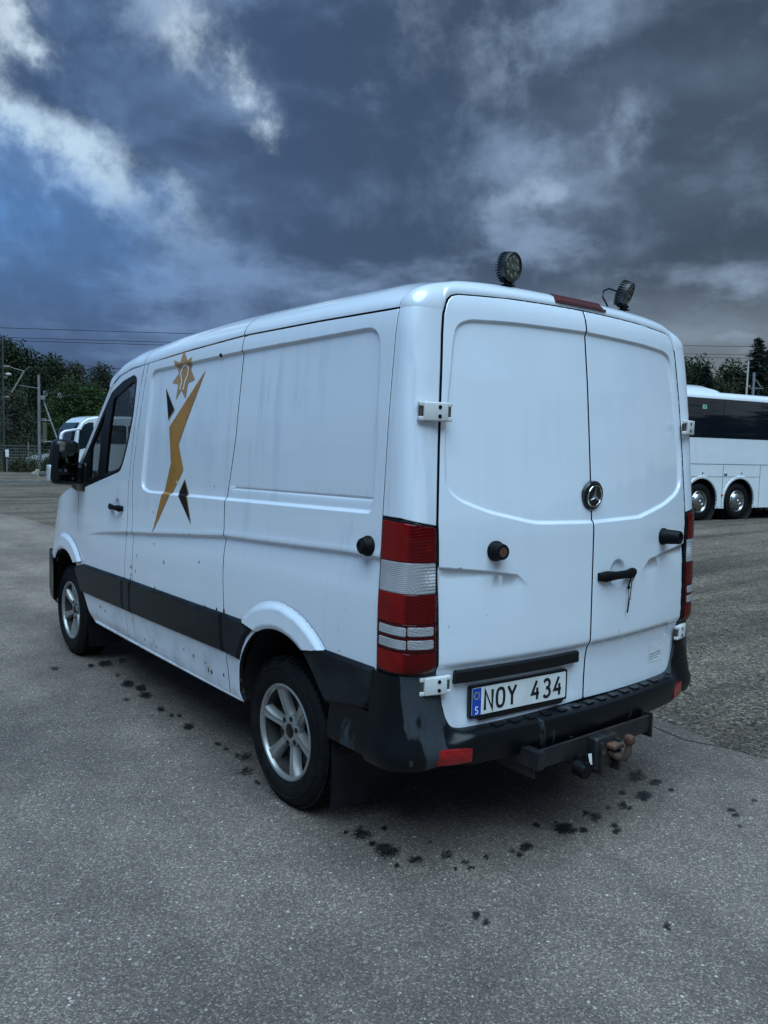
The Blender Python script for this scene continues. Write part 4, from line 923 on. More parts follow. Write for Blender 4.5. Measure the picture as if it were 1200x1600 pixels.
for x, y, cy, cz, r in ((-1, .915, .915, .45, .425), (-1, 4.165, 4.165, .44, .418)):        # wheel housings
    mb_ = MB(); A = [(c, z) for c, z in arc(cy, cz, r, -8, 188, 24)]
    for (y0, z0), (y1, z1) in zip(A, A[1:]): mb_.quad((-.945, y0, z0), (-.945, y1, z1), (-.60, y1, z1), (-.60, y0, z0))
    mb_.quad((-.60, cy - r, .3), (-.60, cy + r, .3), (-.60, cy + r, cz + r), (-.60, cy - r, cz + r)); both(mb_.build('wheel_housing', DARK, VAN))
# ---------------------------------------------------------------- tow bar
mb_ = MB(); mb_.box((-.02, -.115, .452), (.80, .012, .080), None, .003, 1); mb_.box((-.02, -.085, .415), (.80, .06, .010)); mb_.box((-.02, .06, .452), (.80, .012, .080)); mb_.box((-.02, .03, .414), (.80, .06, .008))
for x in (-.426, .386): mb_.box((x, -.03, .445), (.010, .205, .115), None, .002, 1)
mb_.box((-.426, -.015, .47), (.04, .30, .07)); mb_.box((.386, .05, .47), (.04, .20, .07)); TOW = mb_.build('tow_bar', STEEL, VAN, True, 30)
mb_ = MB(); mb_.box((0, -.142, .415), (.150, .055, .145), None, .014, 3); mb_.box((-.05, -.16, .40), (.018, .05, .14), None, .004); mb_.box((.055, -.165, .40), (.018, .06, .14), None, .004); mb_.build('tow_bracket', STEEL, TOW, True, 40)
mb_ = MB(); mb_.box((.03, -.185, .445), (.075, .05, .022), None, .006, 2); mb_.tube([(.02, -.165, .415), (.03, -.20, .40), (.035, -.232, .405), (.035, -.248, .430), (.035, -.250, .470)], [.016, .018, .019, .016, .013], 12); mb_.build('tow_hook', mat('rusty_steel', (.075, .060, .048), .6, .2, var=.6, vscale=25, vcol=(.16, .062, .03), bump=.3, bscale=150), TOW, True, 50)
mb_ = MB(); mb_.sphere((.035, -.250, .487), .0245, 20, 14); mb_.build('tow_ball', RUST, TOW, True)
for x in (-.045, .048): mb_ = MB(); mb_.cyl((x, -.168, .43), (x, -.186, .43), .013, n=6); mb_.build('tow_bolt', RUST, TOW)
mb_ = MB(); mb_.box((-.13, -.125, .395), (.05, .03, .06), None, .005); mb_.cyl((-.150, -.125, .372), (-.150, -.172, .366), .034, .032, 18); mb_.cyl((-.150, -.17, .366), (-.150, -.180, .365), .036, .033, 18); mb_.box((-.150, -.178, .400), (.03, .016, .014), None, .004); mb_.build('trailer_socket', BLACK, TOW, True, 40)
mb_ = MB(); mb_.quad((-.108, -.150, .425), (-.088, -.153, .425), (-.080, -.153, .372), (-.094, -.150, .378)); mb_.build('socket_label', WHITE, TOW)
mb_ = MB(); mb_.tube([(-.32, .04, .49), (-.2, -.02, .475), (.05, -.01, .480), (.16, .03, .49), (.2, .02, .51)], .009, 8); mb_.tube([(.22, -.06, .46), (.36, .06, .56)], .007, 8); mb_.tube([(-.15, -.10, .49), (-.22, .02, .50)], .006, 8); mb_.build('wiring_harness', BLACK, TOW, True)
# ---------------------------------------------------------------- stickers on the left side
OR = mat('orange_vinyl', (.40, .185, .032), .38, coat=.3, var=.2, vscale=4, vcol=(.31, .135, .022)); OR2 = mat('pale_orange_vinyl', (.43, .235, .085), .40, coat=.4, var=.2, vscale=5, vcol=(.38, .19, .06)); BV = mat('black_vinyl', (.003, .0035, .004), .4, spec=.2)
def decal(name, q, mt, off=.0022, step=.02): return panel(name, q, side_P, LREF, mt, VAN, step=step, off=off, roll=0, skirt=0, edge=.012, feats=SIDE_FEATS[:2])
F1 = [(1.810, 2.083), (2.239, 1.779), (2.192, 1.573), (2.271, 1.390), (2.395, 1.149), (2.017, 1.542), (2.097, 1.683)]
decal('figure_sticker', F1, OR)
K1 = [(2.323, 2.005), (2.185, 1.881), (2.256, 1.828)]; K2 = [(1.988, 1.484), (2.054, 1.411), (1.866, 1.258), (1.931, 1.401)]
def grow(q, d):
    c = np.mean(q, 0); return [tuple(np.array(p) + (np.array(p) - c) / np.linalg.norm(np.array(p) - c) * d) for p in q]
for K in (K1, K2): decal('sticker_edge', grow(K, .010), OR2, .0018); decal('figure_sticker', K, BV, .0030)
ST = [(2.090, 2.211), (2.023, 2.148), (1.968, 2.164), (1.997, 2.097), (1.938, 2.040), (2.023, 2.025), (2.041, 1.937), (2.106, 1.989), (2.172, 1.936), (2.156, 2.025), (2.239, 2.035), (2.155, 2.085), (2.211, 2.162), (2.115, 2.141)]
decal('star_sticker', ST, OR2)
FC = [(2.113, 1.992), (2.123, 2.000), (2.104, 2.036), (2.129, 2.085), (2.098, 2.121), (2.053, 2.127), (2.027, 2.106), (2.034, 2.068), (2.065, 2.034), (2.074, 1.998), (2.084, 1.990)]
fo = offs(FC, [.0055], .012, False); fi = offs(FC, [-.0055], .012, False); decal('star_outline', [tuple(p) for p in fo] + [tuple(p) for p in fi[::-1]], WHITE, .0034)
pp, u_, v_, n_ = surf_frame(side_P, 1.62, 2.147, LREF); mb_ = MB(); mb_.cyl(pp - n_ * .002, pp + n_ * .006, .011, .008, 14); mb_.build('drain_plug', BLACK, VAN, True)

V_ = []; F_ = []; r = random.Random(8)
for px, py, s_ in ((205, 905, 7), (213, 892, 5), (258, 878, 5), (215, 868, 4), (244, 919, 6), (270, 932, 5), (303, 943, 6), (322, 948, 7), (341, 953, 6), (352, 955, 9), (300, 1025, 5), (322, 1047, 6), (327, 1050, 7), (318, 1036, 4), (285, 1015, 4), (346, 1055, 5), (222, 1000, 4), (240, 1012, 4), (206, 898, 8), (387, 962, 7), (476, 998, 5), (468, 993, 6), (374, 1063, 8), (376, 1080, 7), (160, 955, 6), (153, 948, 6), (313, 878, 4), (330, 760, 3), (240, 800, 3), (298, 835, 3), (241, 850, 4), (207, 940, 4), (206, 885, 6)):
    d = at(px, py, 1) - CAM; q = CAM + d * ((-.988 - CAM.x) / d.x); k = len(V_); n = 7; rad = s_ * .00145; off = .0025 if py < 960 or px > 360 else .0025
    pts_ = np.array([(q.y, q.z)] + [(q.y + rad * r.uniform(.5, 1.2) * math.cos(a), q.z + rad * r.uniform(.6, 1.9) * math.sin(a)) for a in np.linspace(0, 2 * PI, n, endpoint=False)])
    P3 = side_P(pts_); P3[:, 0] -= .0022; V_ += [tuple(p) for p in P3]; F_ += [(k, k + 1 + i, k + 1 + (i + 1) % n) for i in range(n)]
tag(mesh_obj('rust_chip', V_, F_, mat('rust_chip', (.085, .042, .022), .85, var=.6, vscale=90), VAN), kind='stuff')
# ================================================================ the ground
def ground_mat(name, cols, scale, big, rough, bumpd, bright=0.0, macro=None, strength=.8):
    mt = bpy.data.materials.new(name); mt.use_nodes = True; t = mt.node_tree; b_ = t.nodes['Principled BSDF']
    tcn = t.nodes.new('ShaderNodeTexCoord'); O = tcn.outputs['Object']
    vo = t.nodes.new('ShaderNodeTexVoronoi'); vo.inputs['Scale'].default_value = scale; t.links.new(O, vo.inputs['Vector'])
    vo2 = t.nodes.new('ShaderNodeTexVoronoi'); vo2.inputs['Scale'].default_value = scale * .42; t.links.new(O, vo2.inputs['Vector'])
    sp = t.nodes.new('ShaderNodeSeparateColor'); t.links.new(vo.outputs['Color'], sp.inputs[0]); sp2 = t.nodes.new('ShaderNodeSeparateColor'); t.links.new(vo2.outputs['Color'], sp2.inputs[0])
    r = t.nodes.new('ShaderNodeValToRGB'); t.links.new(sp.outputs[0], r.inputs[0]); e = r.color_ramp.elements
    for i, (p, c) in enumerate(cols):
        el = e[i] if i < 2 else e.new(p); el.position = p; el.color = (*c, 1)
    col = r.outputs[0]
    if bright:
        f = math_(t, 'MULTIPLY', maprange(t, sp2.outputs[1], 1 - bright, 1 - bright + .004), maprange(t, vo2.outputs['Distance'], .42, .30))
        col = mixc(t, f, col, mixc(t, sp2.outputs[2], (.48, .465, .44), (.24, .215, .19)))
    n1 = noise(t, O, big, 6, .6); n2 = noise(t, O, big * 7, 4, .6)
    m_ = math_(t, 'ADD', math_(t, 'MULTIPLY', n1, .7), math_(t, 'MULTIPLY', n2, .3))
    col = mixc(t, maprange(t, m_, .35, .65), mixc(t, 1.0, col, (.66, .66, .67), 'MULTIPLY'), mixc(t, 1.0, col, (1.16, 1.15, 1.13), 'MULTIPLY'))
    if macro: col = macro(t, O, col)
    t.links.new(col, b_.inputs['Base Color']); b_.inputs['Roughness'].default_value = rough; b_.inputs['Specular IOR Level'].default_value = .35
    h = math_(t, 'ADD', math_(t, 'MULTIPLY', vo.outputs['Distance'], -1.0), math_(t, 'ADD', math_(t, 'MULTIPLY', vo2.outputs['Distance'], -.7), math_(t, 'MULTIPLY', sp.outputs[1], .4)))
    bp = t.nodes.new('ShaderNodeBump'); bp.inputs['Strength'].default_value = strength; bp.inputs['Distance'].default_value = bumpd
    t.links.new(h, bp.inputs['Height']); t.links.new(bp.outputs[0], b_.inputs['Normal']); return mt
def lot_macro(t, O, col):                                  # wheel tracks and paler, drier sweeps across the lot
    mp = t.nodes.new('ShaderNodeMapping'); mp.inputs['Scale'].default_value = (.10, 1.3, 1); mp.inputs['Rotation'].default_value = (0, 0, .12); t.links.new(O, mp.inputs[0])
    f = maprange(t, noise(t, mp.outputs[0], 1.0, 5, .6, .3), .40, .62); col = mixc(t, f, mixc(t, 1.0, col, (.66, .64, .62), 'MULTIPLY'), mixc(t, 1.0, col, (1.22, 1.19, 1.15), 'MULTIPLY'))
    return col
def asph_macro(t, O, col):                                 # faint streaks, and a paler surface towards the far left
    s = t.nodes.new('ShaderNodeSeparateXYZ'); t.links.new(O, s.inputs[0])
    d = math_(t, 'ADD', math_(t, 'ADD', math_(t, 'MULTIPLY', s.outputs[1], .55), math_(t, 'MULTIPLY', s.outputs[0], -.45)), math_(t, 'MULTIPLY', noise(t, O, .5, 4, .55), 2.6))
    mp = t.nodes.new('ShaderNodeMapping'); mp.inputs['Scale'].default_value = (1.5, .16, 1); mp.inputs['Rotation'].default_value = (0, 0, -.22); t.links.new(O, mp.inputs[0])
    col = mixc(t, maprange(t, noise(t, mp.outputs[0], 1.0, 5, .6), .36, .64), mixc(t, 1.0, col, (.86, .86, .87), 'MULTIPLY'), mixc(t, 1.0, col, (1.09, 1.09, 1.08), 'MULTIPLY'))
    return mixc(t, maprange(t, d, 2.6, 6.4), col, mixc(t, 1.0, col, (1.42, 1.39, 1.34), 'MULTIPLY'))
ASPH = ground_mat('asphalt', [(0, (.086, .070, .060)), (.5, (.138, .112, .096)), (.85, (.185, .150, .130)), (1, (.34, .285, .25))], 165, .55, .85, .004, .035, asph_macro, .6)
LOT = ground_mat('packed_gravel', [(0, (.062, .049, .038)), (.5, (.150, .120, .094)), (.85, (.22, .178, .140)), (1, (.36, .30, .245))], 58, .35, .92, .016, .09, lot_macro, 1.0)
STONE = ground_mat('crushed_stone', [(0, (.05, .053, .06)), (.6, (.12, .125, .135)), (1, (.30, .305, .32))], 16, .5, .9, .05, .1)
mb_ = MB(); mb_.quad((-900, -900, -.012), (900, -900, -.012), (900, 900, -.012), (-900, 900, -.012)); tag(mb_.build('gravel_ground', LOT), kind='structure')
def jag(pts, amp, step, seed):
    o = []; q = resample(pts, step, False)
    for i, p in enumerate(q):
        v = Vector((p[0] * 1.3, p[1] * 1.3, seed)); k = amp * (mnoise.noise(v) + .5 * mnoise.noise(v * 4.1)); o.append((p[0] + k, p[1] + k * .7))
    return o
edge = jag([(1.38, -40), (1.46, -6), (1.54, -.2), (1.62, .6), (1.68, 3), (1.60, 8), (1.58, 13.5), (1.48, 16), (1.30, 18.3), (.2, 20.2), (-3, 21.6), (-12, 22.5), (-60, 24)], .10, .06, 3.3)
poly = edge + [(-60, -40)]
V_ = [Vector(p) for p in poly]; n = len(V_); VV, _, FF, _, _, _ = delaunay_2d_cdt(V_, [(i, (i + 1) % n) for i in range(n)], [], 1, 1e-6)
vv = [(v.x, v.y, 0) for v in VV]; ff = [tuple(f) for f in FF]
k = len(vv); vv += [(x, y, 0) for x, y in edge] + [(x + .05, y + .02, -.014) for x, y in edge]; m_ = len(edge); ff += [(k + i + 1, k + i, k + m_ + i, k + m_ + i + 1) for i in range(m_ - 1)]
tag(mesh_obj('asphalt_yard', vv, ff, ASPH), kind='structure')
# hairline crack running off beside the tow bar
mb_ = MB(); q = [at(x, y, 1) for x, y in ((1003, 1122), (1015, 1133), (1045, 1145), (1068, 1155), (1090, 1160), (1120, 1165), (1150, 1171))]
def onground(v, z=0.0):
    d = v - CAM; return CAM + d * ((z - CAM.z) / d.z)
q = [onground(v, .002) for v in q]
for a, c in zip(q, q[1:]):
    s_ = Vector((-(c - a).y, (c - a).x, 0)).normalized() * .0045; mb_.quad(a - s_, c - s_, c + s_, a + s_)
tag(mb_.build('asphalt_crack', DARK), kind='structure')
# drips: dark damp spots on the asphalt
def damp_mat():
    mt = bpy.data.materials.new('damp_asphalt'); mt.use_nodes = True; t = mt.node_tree; b_ = t.nodes['Principled BSDF']
    tcn = t.nodes.new('ShaderNodeTexCoord'); b_.inputs['Base Color'].default_value = (.006, .006, .007, 1); b_.inputs['Roughness'].default_value = .5
    tr = t.nodes.new('ShaderNodeBsdfTransparent'); mx = t.nodes.new('ShaderNodeMixShader'); at_ = t.nodes.new('ShaderNodeAttribute'); at_.attribute_name = 'soft'
    vo = t.nodes.new('ShaderNodeTexVoronoi'); vo.inputs['Scale'].default_value = 130; t.links.new(tcn.outputs['Object'], vo.inputs['Vector'])
    s_ = t.nodes.new('ShaderNodeSeparateColor'); t.links.new(vo.outputs['Color'], s_.inputs[0]); nz = noise(t, tcn.outputs['Object'], 28.0, 5, .6)
    f = maprange(t, math_(t, 'ADD', at_.outputs['Fac'], math_(t, 'ADD', math_(t, 'MULTIPLY', math_(t, 'SUBTRACT', s_.outputs[0], .5), .35), math_(t, 'MULTIPLY', math_(t, 'SUBTRACT', nz, .5), 1.1))), .10, .80)
    t.links.new(math_(t, 'MULTIPLY', f, .86), mx.inputs[0]); t.links.new(tr.outputs[0], mx.inputs[1]); t.links.new(b_.outputs[0], mx.inputs[2]); t.links.new(mx.outputs[0], t.nodes['Material Output'].inputs[0]); return mt
spots = [(565, 1302, 26, 15), (604, 1328, 34, 20), (651, 1343, 24, 8), (698, 1335, 18, 11), (727, 1346, 12, 8), (735, 1355, 12, 8), (761, 1338, 10, 7), (801, 1330, 12, 7), (823, 1322, 20, 11), (812, 1335, 10, 6), (880, 1295, 34, 14), (912, 1297, 12, 7), (931, 1275, 20, 13), (840, 1289, 12, 7), (962, 1290, 13, 8), (965, 1298, 13, 7), (973, 1258, 14, 9), (972, 1238, 12, 7), (1006, 1243, 22, 11), (995, 1212, 26, 14), (1024, 1222, 18, 9), (744, 1431, 14, 10), (759, 1441, 12, 9), (1042, 1447, 14, 9), (1049, 1234, 8, 4), (1143, 1265, 12, 5), (1149, 1273, 12, 5), (1156, 1291, 7, 4), (1178, 1250, 9, 4), (915, 1270, 9, 6),
         (200, 1068, 20, 9), (220, 1075, 16, 9), (228, 1086, 20, 7), (164, 1036, 20, 7), (190, 1032, 12, 6), (184, 1055, 8, 5), (294, 1135, 16, 8), (251, 1108, 12, 6), (268, 1118, 7, 4), (385, 1183, 20, 12), (371, 1180, 10, 7), (384, 1205, 26, 11), (339, 1161, 11, 5), (353, 1170, 8, 4), (197, 1092, 12, 5), (280, 1118, 7, 4), (143, 1040, 10, 4), (85, 1044, 14, 5), (402, 1222, 8, 6), (600, 1293, 8, 5), (672, 1315, 7, 4), (868, 1285, 6, 4), (985, 1262, 8, 5), (950, 1262, 8, 5), (540, 1300, 8, 5), (582, 1318, 9, 6), (620, 1352, 8, 5), (712, 1356, 6, 4)]
V_ = []; F_ = []; soft = []
for px, py, wpx, hpx in spots:
    c = onground(at(px, py, 1), .0035); l = onground(at(px - wpx * .75, py, 1), .0035); f_ = onground(at(px, py - hpx * .9, 1), .0035); u = c - l; v = f_ - c
    k = len(V_); V_.append(c); stg = random.uniform(.62, 1.0); soft.append(stg); ph = random.random() * 99
    for ring, sv in ((.55, .62), (1.0, 0.0)):
        for i in range(18):
            a = i * 2 * PI / 18; rr = ring * (1 + .38 * mnoise.noise(Vector((math.cos(a) * 1.3, math.sin(a) * 1.3, ph)))); V_.append(c + u * (math.cos(a) * rr) + v * (math.sin(a) * rr)); soft.append(sv * stg)
    for i in range(18):
        j = (i + 1) % 18; F_ += [(k, k + 1 + i, k + 1 + j), (k + 1 + i, k + 19 + i, k + 19 + j, k + 1 + j)]
o = mesh_obj('damp_spots', V_, F_, damp_mat()); at_ = o.data.attributes.new('soft', 'FLOAT', 'POINT'); at_.data.foreach_set('value', soft); tag(o, kind='stuff')
# loose stones on the yard and the lot
mb_ = MB()
def scatter_stones(n, fn, r0, r1, name, mt):
    V_ = []; F_ = []
    ico = [(0, 0, 1), (.89, 0, .45), (.28, .85, .45), (-.72, .53, .45), (-.72, -.53, .45), (.28, -.85, .45), (0, 0, -.6)]
    fc = [(0, 1, 2), (0, 2, 3), (0, 3, 4), (0, 4, 5), (0, 5, 1), (6, 2, 1), (6, 3, 2), (6, 4, 3), (6, 5, 4), (6, 1, 5)]
    for _ in range(n):
        p = fn();
        if p is None: continue
        r = random.uniform(r0, r1) * random.choice((.6, .8, 1, 1)); a = random.random() * 6.3; k = len(V_); ca, sa = math.cos(a), math.sin(a); sx, sy = random.uniform(.7, 1.3), random.uniform(.7, 1.3)
        for x, y, z in ico: x *= sx * random.uniform(.8, 1.2); y *= sy; V_.append((p[0] + r * (x * ca - y * sa), p[1] + r * (x * sa + y * ca), p[2] + r * z * .55))
        F_ += [tuple(k + i for i in f) for f in fc]
    return tag(mesh_obj(name, V_, F_, mt), kind='stuff')
def pa():
    x, y = random.uniform(-4, 1.5), random.uniform(-1.6, 3.2)
    return (x, y, .001)
scatter_stones(500, pa, .003, .0075, 'loose_grit', mat('pale_stone', (.22, .215, .205), .85, var=.6, vscale=3))
def pl():
    u = random.random() ** 1.6; y = -1.5 + 14 * u; x = random.uniform(1.6, 3 + 12 * u)
    return (x, y, -.011)
scatter_stones(5200, pl, .006, .017, 'lot_gravel', mat('grey_stone', (.12, .115, .11), .9, var=.75, vscale=2.5))
def pl2(): return (random.uniform(-4, 12), random.gauss(30.5, 1.2), -.011)
scatter_stones(3200, pl2, .02, .05, 'crushed_stone_strip', mat('blue_grey_stone', (.17, .178, .19), .9, var=.7, vscale=2))
def pl3(): return (random.gauss(1.62, .10), random.uniform(-2, 10), -.010)
scatter_stones(900, pl3, .004, .013, 'edge_grit', MATS['grey_stone'])
c = onground(at(1048, 1126, 1), 0); mb_ = MB(); mb_.prism([(c.x + dx, c.y + dy) for dx, dy in ((-.02, 0), (0, -.012), (.022, .002), (.004, .014))], .0, .004, lambda v: v + Vector((0, 0, .006 * math.sin(v.x * 90)))); tag(mb_.build('fallen_leaf', mat('yellow_leaf', (.34, .33, .16), .7)), 'small yellow fallen leaf on the gravel right of the tow bar', 'leaf')
# ================================================================ trees
LEAFM = {}
def leaf_mat(name, c0, c1):
    mt = bpy.data.materials.new(name); mt.use_nodes = True; t = mt.node_tree; b_ = t.nodes['Principled BSDF']
    tcn = t.nodes.new('ShaderNodeTexCoord'); g = t.nodes.new('ShaderNodeObjectInfo')
    n = noise(t, tcn.outputs['Object'], 1.1, 4, .6); f = maprange(t, math_(t, 'ADD', n, math_(t, 'MULTIPLY', math_(t, 'SUBTRACT', g.outputs['Random'], .5), .22)), .34, .66)
    t.links.new(mixc(t, f, c0, c1), b_.inputs['Base Color']); b_.inputs['Roughness'].default_value = .75; b_.inputs['Specular IOR Level'].default_value = .2; return mt
LG = leaf_mat('green_leaves', (.012, .021, .010), (.028, .042, .017)); LY = leaf_mat('yellowing_leaves', (.026, .031, .014), (.056, .058, .023)); LB_ = leaf_mat('bright_green_leaves', (.018, .037, .010), (.040, .067, .018)); LD = leaf_mat('spruce_needles', (.007, .013, .010), (.015, .025, .016)); LP = leaf_mat('willow_leaves', (.028, .037, .024), (.050, .061, .038))
BARK = mat('bark', (.055, .048, .042), .9, var=.5, vscale=12, bump=.4, bscale=20)
def leaf_quad(V_, F_, c, s, r):
    a = Vector((r.gauss(0, 1), r.gauss(0, 1), r.gauss(0, 1))).normalized(); b_ = a.cross(Vector((r.gauss(0, 1), r.gauss(0, 1), r.gauss(0, 1)))).normalized()
    k = len(V_); V_ += [c - a * s, c + b_ * s * .55, c + a * s, c - b_ * s * .55]; F_.append((k, k + 1, k + 2, k + 3))
def deciduous(name, h, wd, mt, seed, nleaf=5200, leaf=.17, low=.12):
    r = random.Random(seed); T_ = empty(name)
    mb_ = MB(); pts = [(r.gauss(0, .04) * h * .1 * t, r.gauss(0, .04) * h * .1 * t, h * .72 * t) for t in (0, .25, .5, .75, 1)]; mb_.tube(pts, [.030 * h * (1 - .8 * t) for t in (0, .25, .5, .75, 1)], 8)
    clumps = []
    for k in range(26):
        zz = h * (low + (.95 - low) * ((k + .5) / 26) ** .85); a = k * 2.4 + r.random(); f = (zz / h - low) / (1 - low); rad = wd * .5 * (math.sin(min(1, f * 1.05 + .18) * PI) ** .6) * r.uniform(.55, 1.0)
        c = Vector((math.cos(a) * rad, math.sin(a) * rad, zz)); clumps.append((c, wd * r.uniform(.13, .24)))
        z0 = max(h * .12, zz - rad * .8); mb_.tube([(0, 0, min(z0, h * .68)), (c.x * .5, c.y * .5, (min(z0, h * .68) + zz) / 2), tuple(c)], [.009 * h, .005 * h, .002 * h], 5)
    clumps.append((Vector((r.gauss(0, .05) * wd, r.gauss(0, .05) * wd, h * .93)), wd * .16)); clumps.append((Vector((0, 0, h * .6)), wd * .28))
    mb_.build('trunk', BARK, T_, True)
    V_ = []; F_ = []
    tot = sum(q[1] ** 2 for q in clumps)
    for c, rr in clumps:
        for _ in range(int(nleaf * rr * rr / tot)):
            d = Vector((r.gauss(0, 1), r.gauss(0, 1), r.gauss(0, .85))).normalized() * rr * (r.random() ** .38); leaf_quad(V_, F_, c + d, leaf * r.uniform(.6, 1.2), r)
    mesh_obj('crown', V_, F_, mt, T_); return T_
def spruce(name, h, wd, seed, mt=None):
    r = random.Random(seed); T_ = empty(name); mb_ = MB(); mb_.tube([(0, 0, 0), (0, 0, h * .5), (0, 0, h * .99)], [.018 * h, .011 * h, .002 * h], 8); mb_.build('trunk', BARK, T_, True)
    V_ = []; F_ = []; z = h * .06
    while z < h * .985:
        f = 1 - z / h; L = wd * .5 * (f ** .80) * 1.02 + .08; nb = max(6, int(8 + 9 * f))
        for k in range(nb):
            a = r.random() * 6.283; l = L * r.uniform(.55, 1.12); n_ = max(3, int(l / .14)); d0 = Vector((math.cos(a), math.sin(a), 0))
            for i in range(n_):
                t = (i + .6) / n_; p = d0 * (l * t) + Vector((0, 0, z - l * .32 * t + l * .18 * t * t))
                for _ in range(6):
                    q_ = p + Vector((r.gauss(0, .09), r.gauss(0, .09), r.gauss(0, .05) - .05)) * (1.2 - .5 * t)
                    dirx = (d0 * .9 + Vector((r.gauss(0, .5), r.gauss(0, .5), r.gauss(0, .25) - .28))).normalized(); s_ = dirx.cross(Vector((0, 0, 1))).normalized(); k0 = len(V_); w_ = .062; ln = r.uniform(.16, .32)
                    V_ += [q_ - s_ * w_, q_ + dirx * ln * .5 + s_ * w_ * .4 + Vector((0, 0, -.05)), q_ + dirx * ln, q_ + s_ * w_]; F_.append((k0, k0 + 1, k0 + 2, k0 + 3))
        z += h * .026 * (.55 + .6 * f)
    mesh_obj('crown', V_, F_, mt or LD, T_); return T_
def place(T_, px, dep, sc=1.0, rz=0.0, label=None, cat='tree', group=None, z=0.0):
    p = at(px, 700, dep); T_.location = (p.x, p.y, z); T_.scale = (sc, sc, sc); T_.rotation_euler = (0, 0, rz); tag(T_, label, cat, group); return T_
GW = 'trees of the wood beyond the railway'
big = deciduous('oak_tree', 11.5, 8.5, LG, 1, 9000, .15); place(big, 4, 66, .84, .3, 'tallest dark green tree at the far left edge of the wood', 'tree', GW)
def cp(T_, *a, **k): c = copy_tree(T_); return place(c, *a, **k)
t2 = deciduous('oak_tree', 10.0, 7.5, LG, 2, 8000, .15); place(t2, 42, 68, .87, 1.2, 'dark round tree just right of the tallest one in the left wood', 'tree', GW)
t3 = deciduous('birch_tree', 9.0, 6.5, LY, 3, 7000, .13); place(t3, 118, 78, 1.0, .4, 'olive yellowing tree with its top above the mirror of the van', 'tree', GW)
t4 = deciduous('maple_tree', 6.5, 6.2, LB_, 4, 7500, .12); place(t4, 112, 58, .86, .9, 'bright green bushy tree behind the white minibus', 'tree', GW)
t5 = deciduous('willow_tree', 5.6, 5.0, LP, 5, 7500, .10, .03); place(t5, 22, 56, .86, .2, 'grey-green willow low at the left behind the lattice-armed mast', 'tree', GW)
for T_, px, dep, sc, rz, lb in ((t2, 30, 74, 1.0, 4.0, 'dark tree filling the gap behind the lattice-armed mast'), (big, 82, 74, .80, 3.1, 'dark tree standing right behind the galvanised mast'), (t2, -45, 70, 1.1, 2.0, 'dark tree cut off by the left picture edge'), (big, 60, 62, .62, 2.2, 'lower dark tree just left of the galvanised mast'), (t3, 160, 72, .92, 2.0, 'yellowing tree showing just above the windscreen pillar of the van'), (t3, 90, 80, 1.0, 3.5, 'olive tree between the dark wood and the bright green tree'), (t4, 142, 60, .86, 4.5, 'second bright green bushy tree, right of its neighbour over the minibus roof')):
    cp(T_, px, dep, sc, rz, label=lb, group=GW)
def wood(name, px0, px1, d0, d1, hfn, n, s0, s1, mt_, seed):
    V_ = []; F_ = []; r = random.Random(seed)
    for k in range(n):
        px = r.uniform(px0, px1); dep = r.uniform(d0, d1); p = at(px, 700, dep); h = hfn(px) * (1 + .35 * mnoise.noise(Vector((px * .02, 0, seed))) + .2 * mnoise.noise(Vector((px * .07, 5, seed))))
        leaf_quad(V_, F_, Vector((p.x, p.y, h * r.random() ** .7)), r.uniform(s0, s1), r)
    return tag(mesh_obj(name, V_, F_, mt_), kind='stuff')
wood('distant_wood', -120, 1300, 92, 100, lambda px: 7.6 if px < 200 else 5.6, 12000, .3, .7, LG, 9)
s1 = spruce('spruce_tree', 12.6, 6.4, 11); place(s1, 1175, 72, 1.0, .0, 'tall dark spruce above the coach roof at the right edge, left of its twin', 'tree', 'spruces beyond the coach')
sA = spruce('spruce_tree', 11.8, 7.0, 12); place(sA, 1194, 73, 1.0, 1.0, 'broad dark spruce at the very right edge of the picture', 'tree', 'spruces beyond the coach')
sB = spruce('spruce_tree', 10.6, 4.2, 13); place(sB, 1096, 78, 1.0, 2.0, 'small pointed spruce over the raised pod of the coach', 'tree', 'spruces beyond the coach')
cp(sB, 1058, 74, 1.0, .5, label='narrow spruce half hidden by the right edge of the van', cat='tree', group='spruces beyond the coach'); cp(s1, 1240, 75, 1.0, .5, label='dark spruce just outside the right edge of the picture', cat='tree', group='spruces beyond the coach')
GR = 'round trees behind the coach'
for px, dep, sc, T_, lb in ((1082, 80, 1.1, t2, 'round olive tree left of the small pointed spruce'), (1112, 82, 1.06, t3, 'round olive tree right of the small pointed spruce'), (1138, 84, 1.12, t2, 'small round tree between the pointed spruce and the tall spruces'), (1154, 78, 1.0, t3, 'low tree at the foot of the tall spruces'), (1066, 84, 1.0, t2, 'round dark tree showing beside the van edge over the coach'), (1185, 60, .80, t4, 'yellow-green leafy tree before the tall spruces behind the mast'), (1124, 74, .95, t4, 'low bush-like tree peeping over the coach roof'), (1214, 66, .9, t2, 'round tree beyond the right edge of the picture')): cp(T_, px, dep, sc, px * .7, label=lb, group=GR)
# the wood behind the camera, which the paint and the mirror glass reflect
V_ = []; F_ = []; r = random.Random(5)
for k in range(20000):
    a = math.radians(r.uniform(66, 370)); rad = r.uniform(70, 82); hh = 5.4 + 2.6 * mnoise.noise(Vector((a * 4, 0, 0))) + 2.8 * mnoise.noise(Vector((a * 15, 3, 0))); c = Vector((CAM.x + math.sin(a) * rad, CAM.y + math.cos(a) * rad, r.random() ** .8 * hh)); leaf_quad(V_, F_, c, r.uniform(.6, 1.2), r)
tag(mesh_obj('far_wood', V_, F_, LG), kind='stuff')
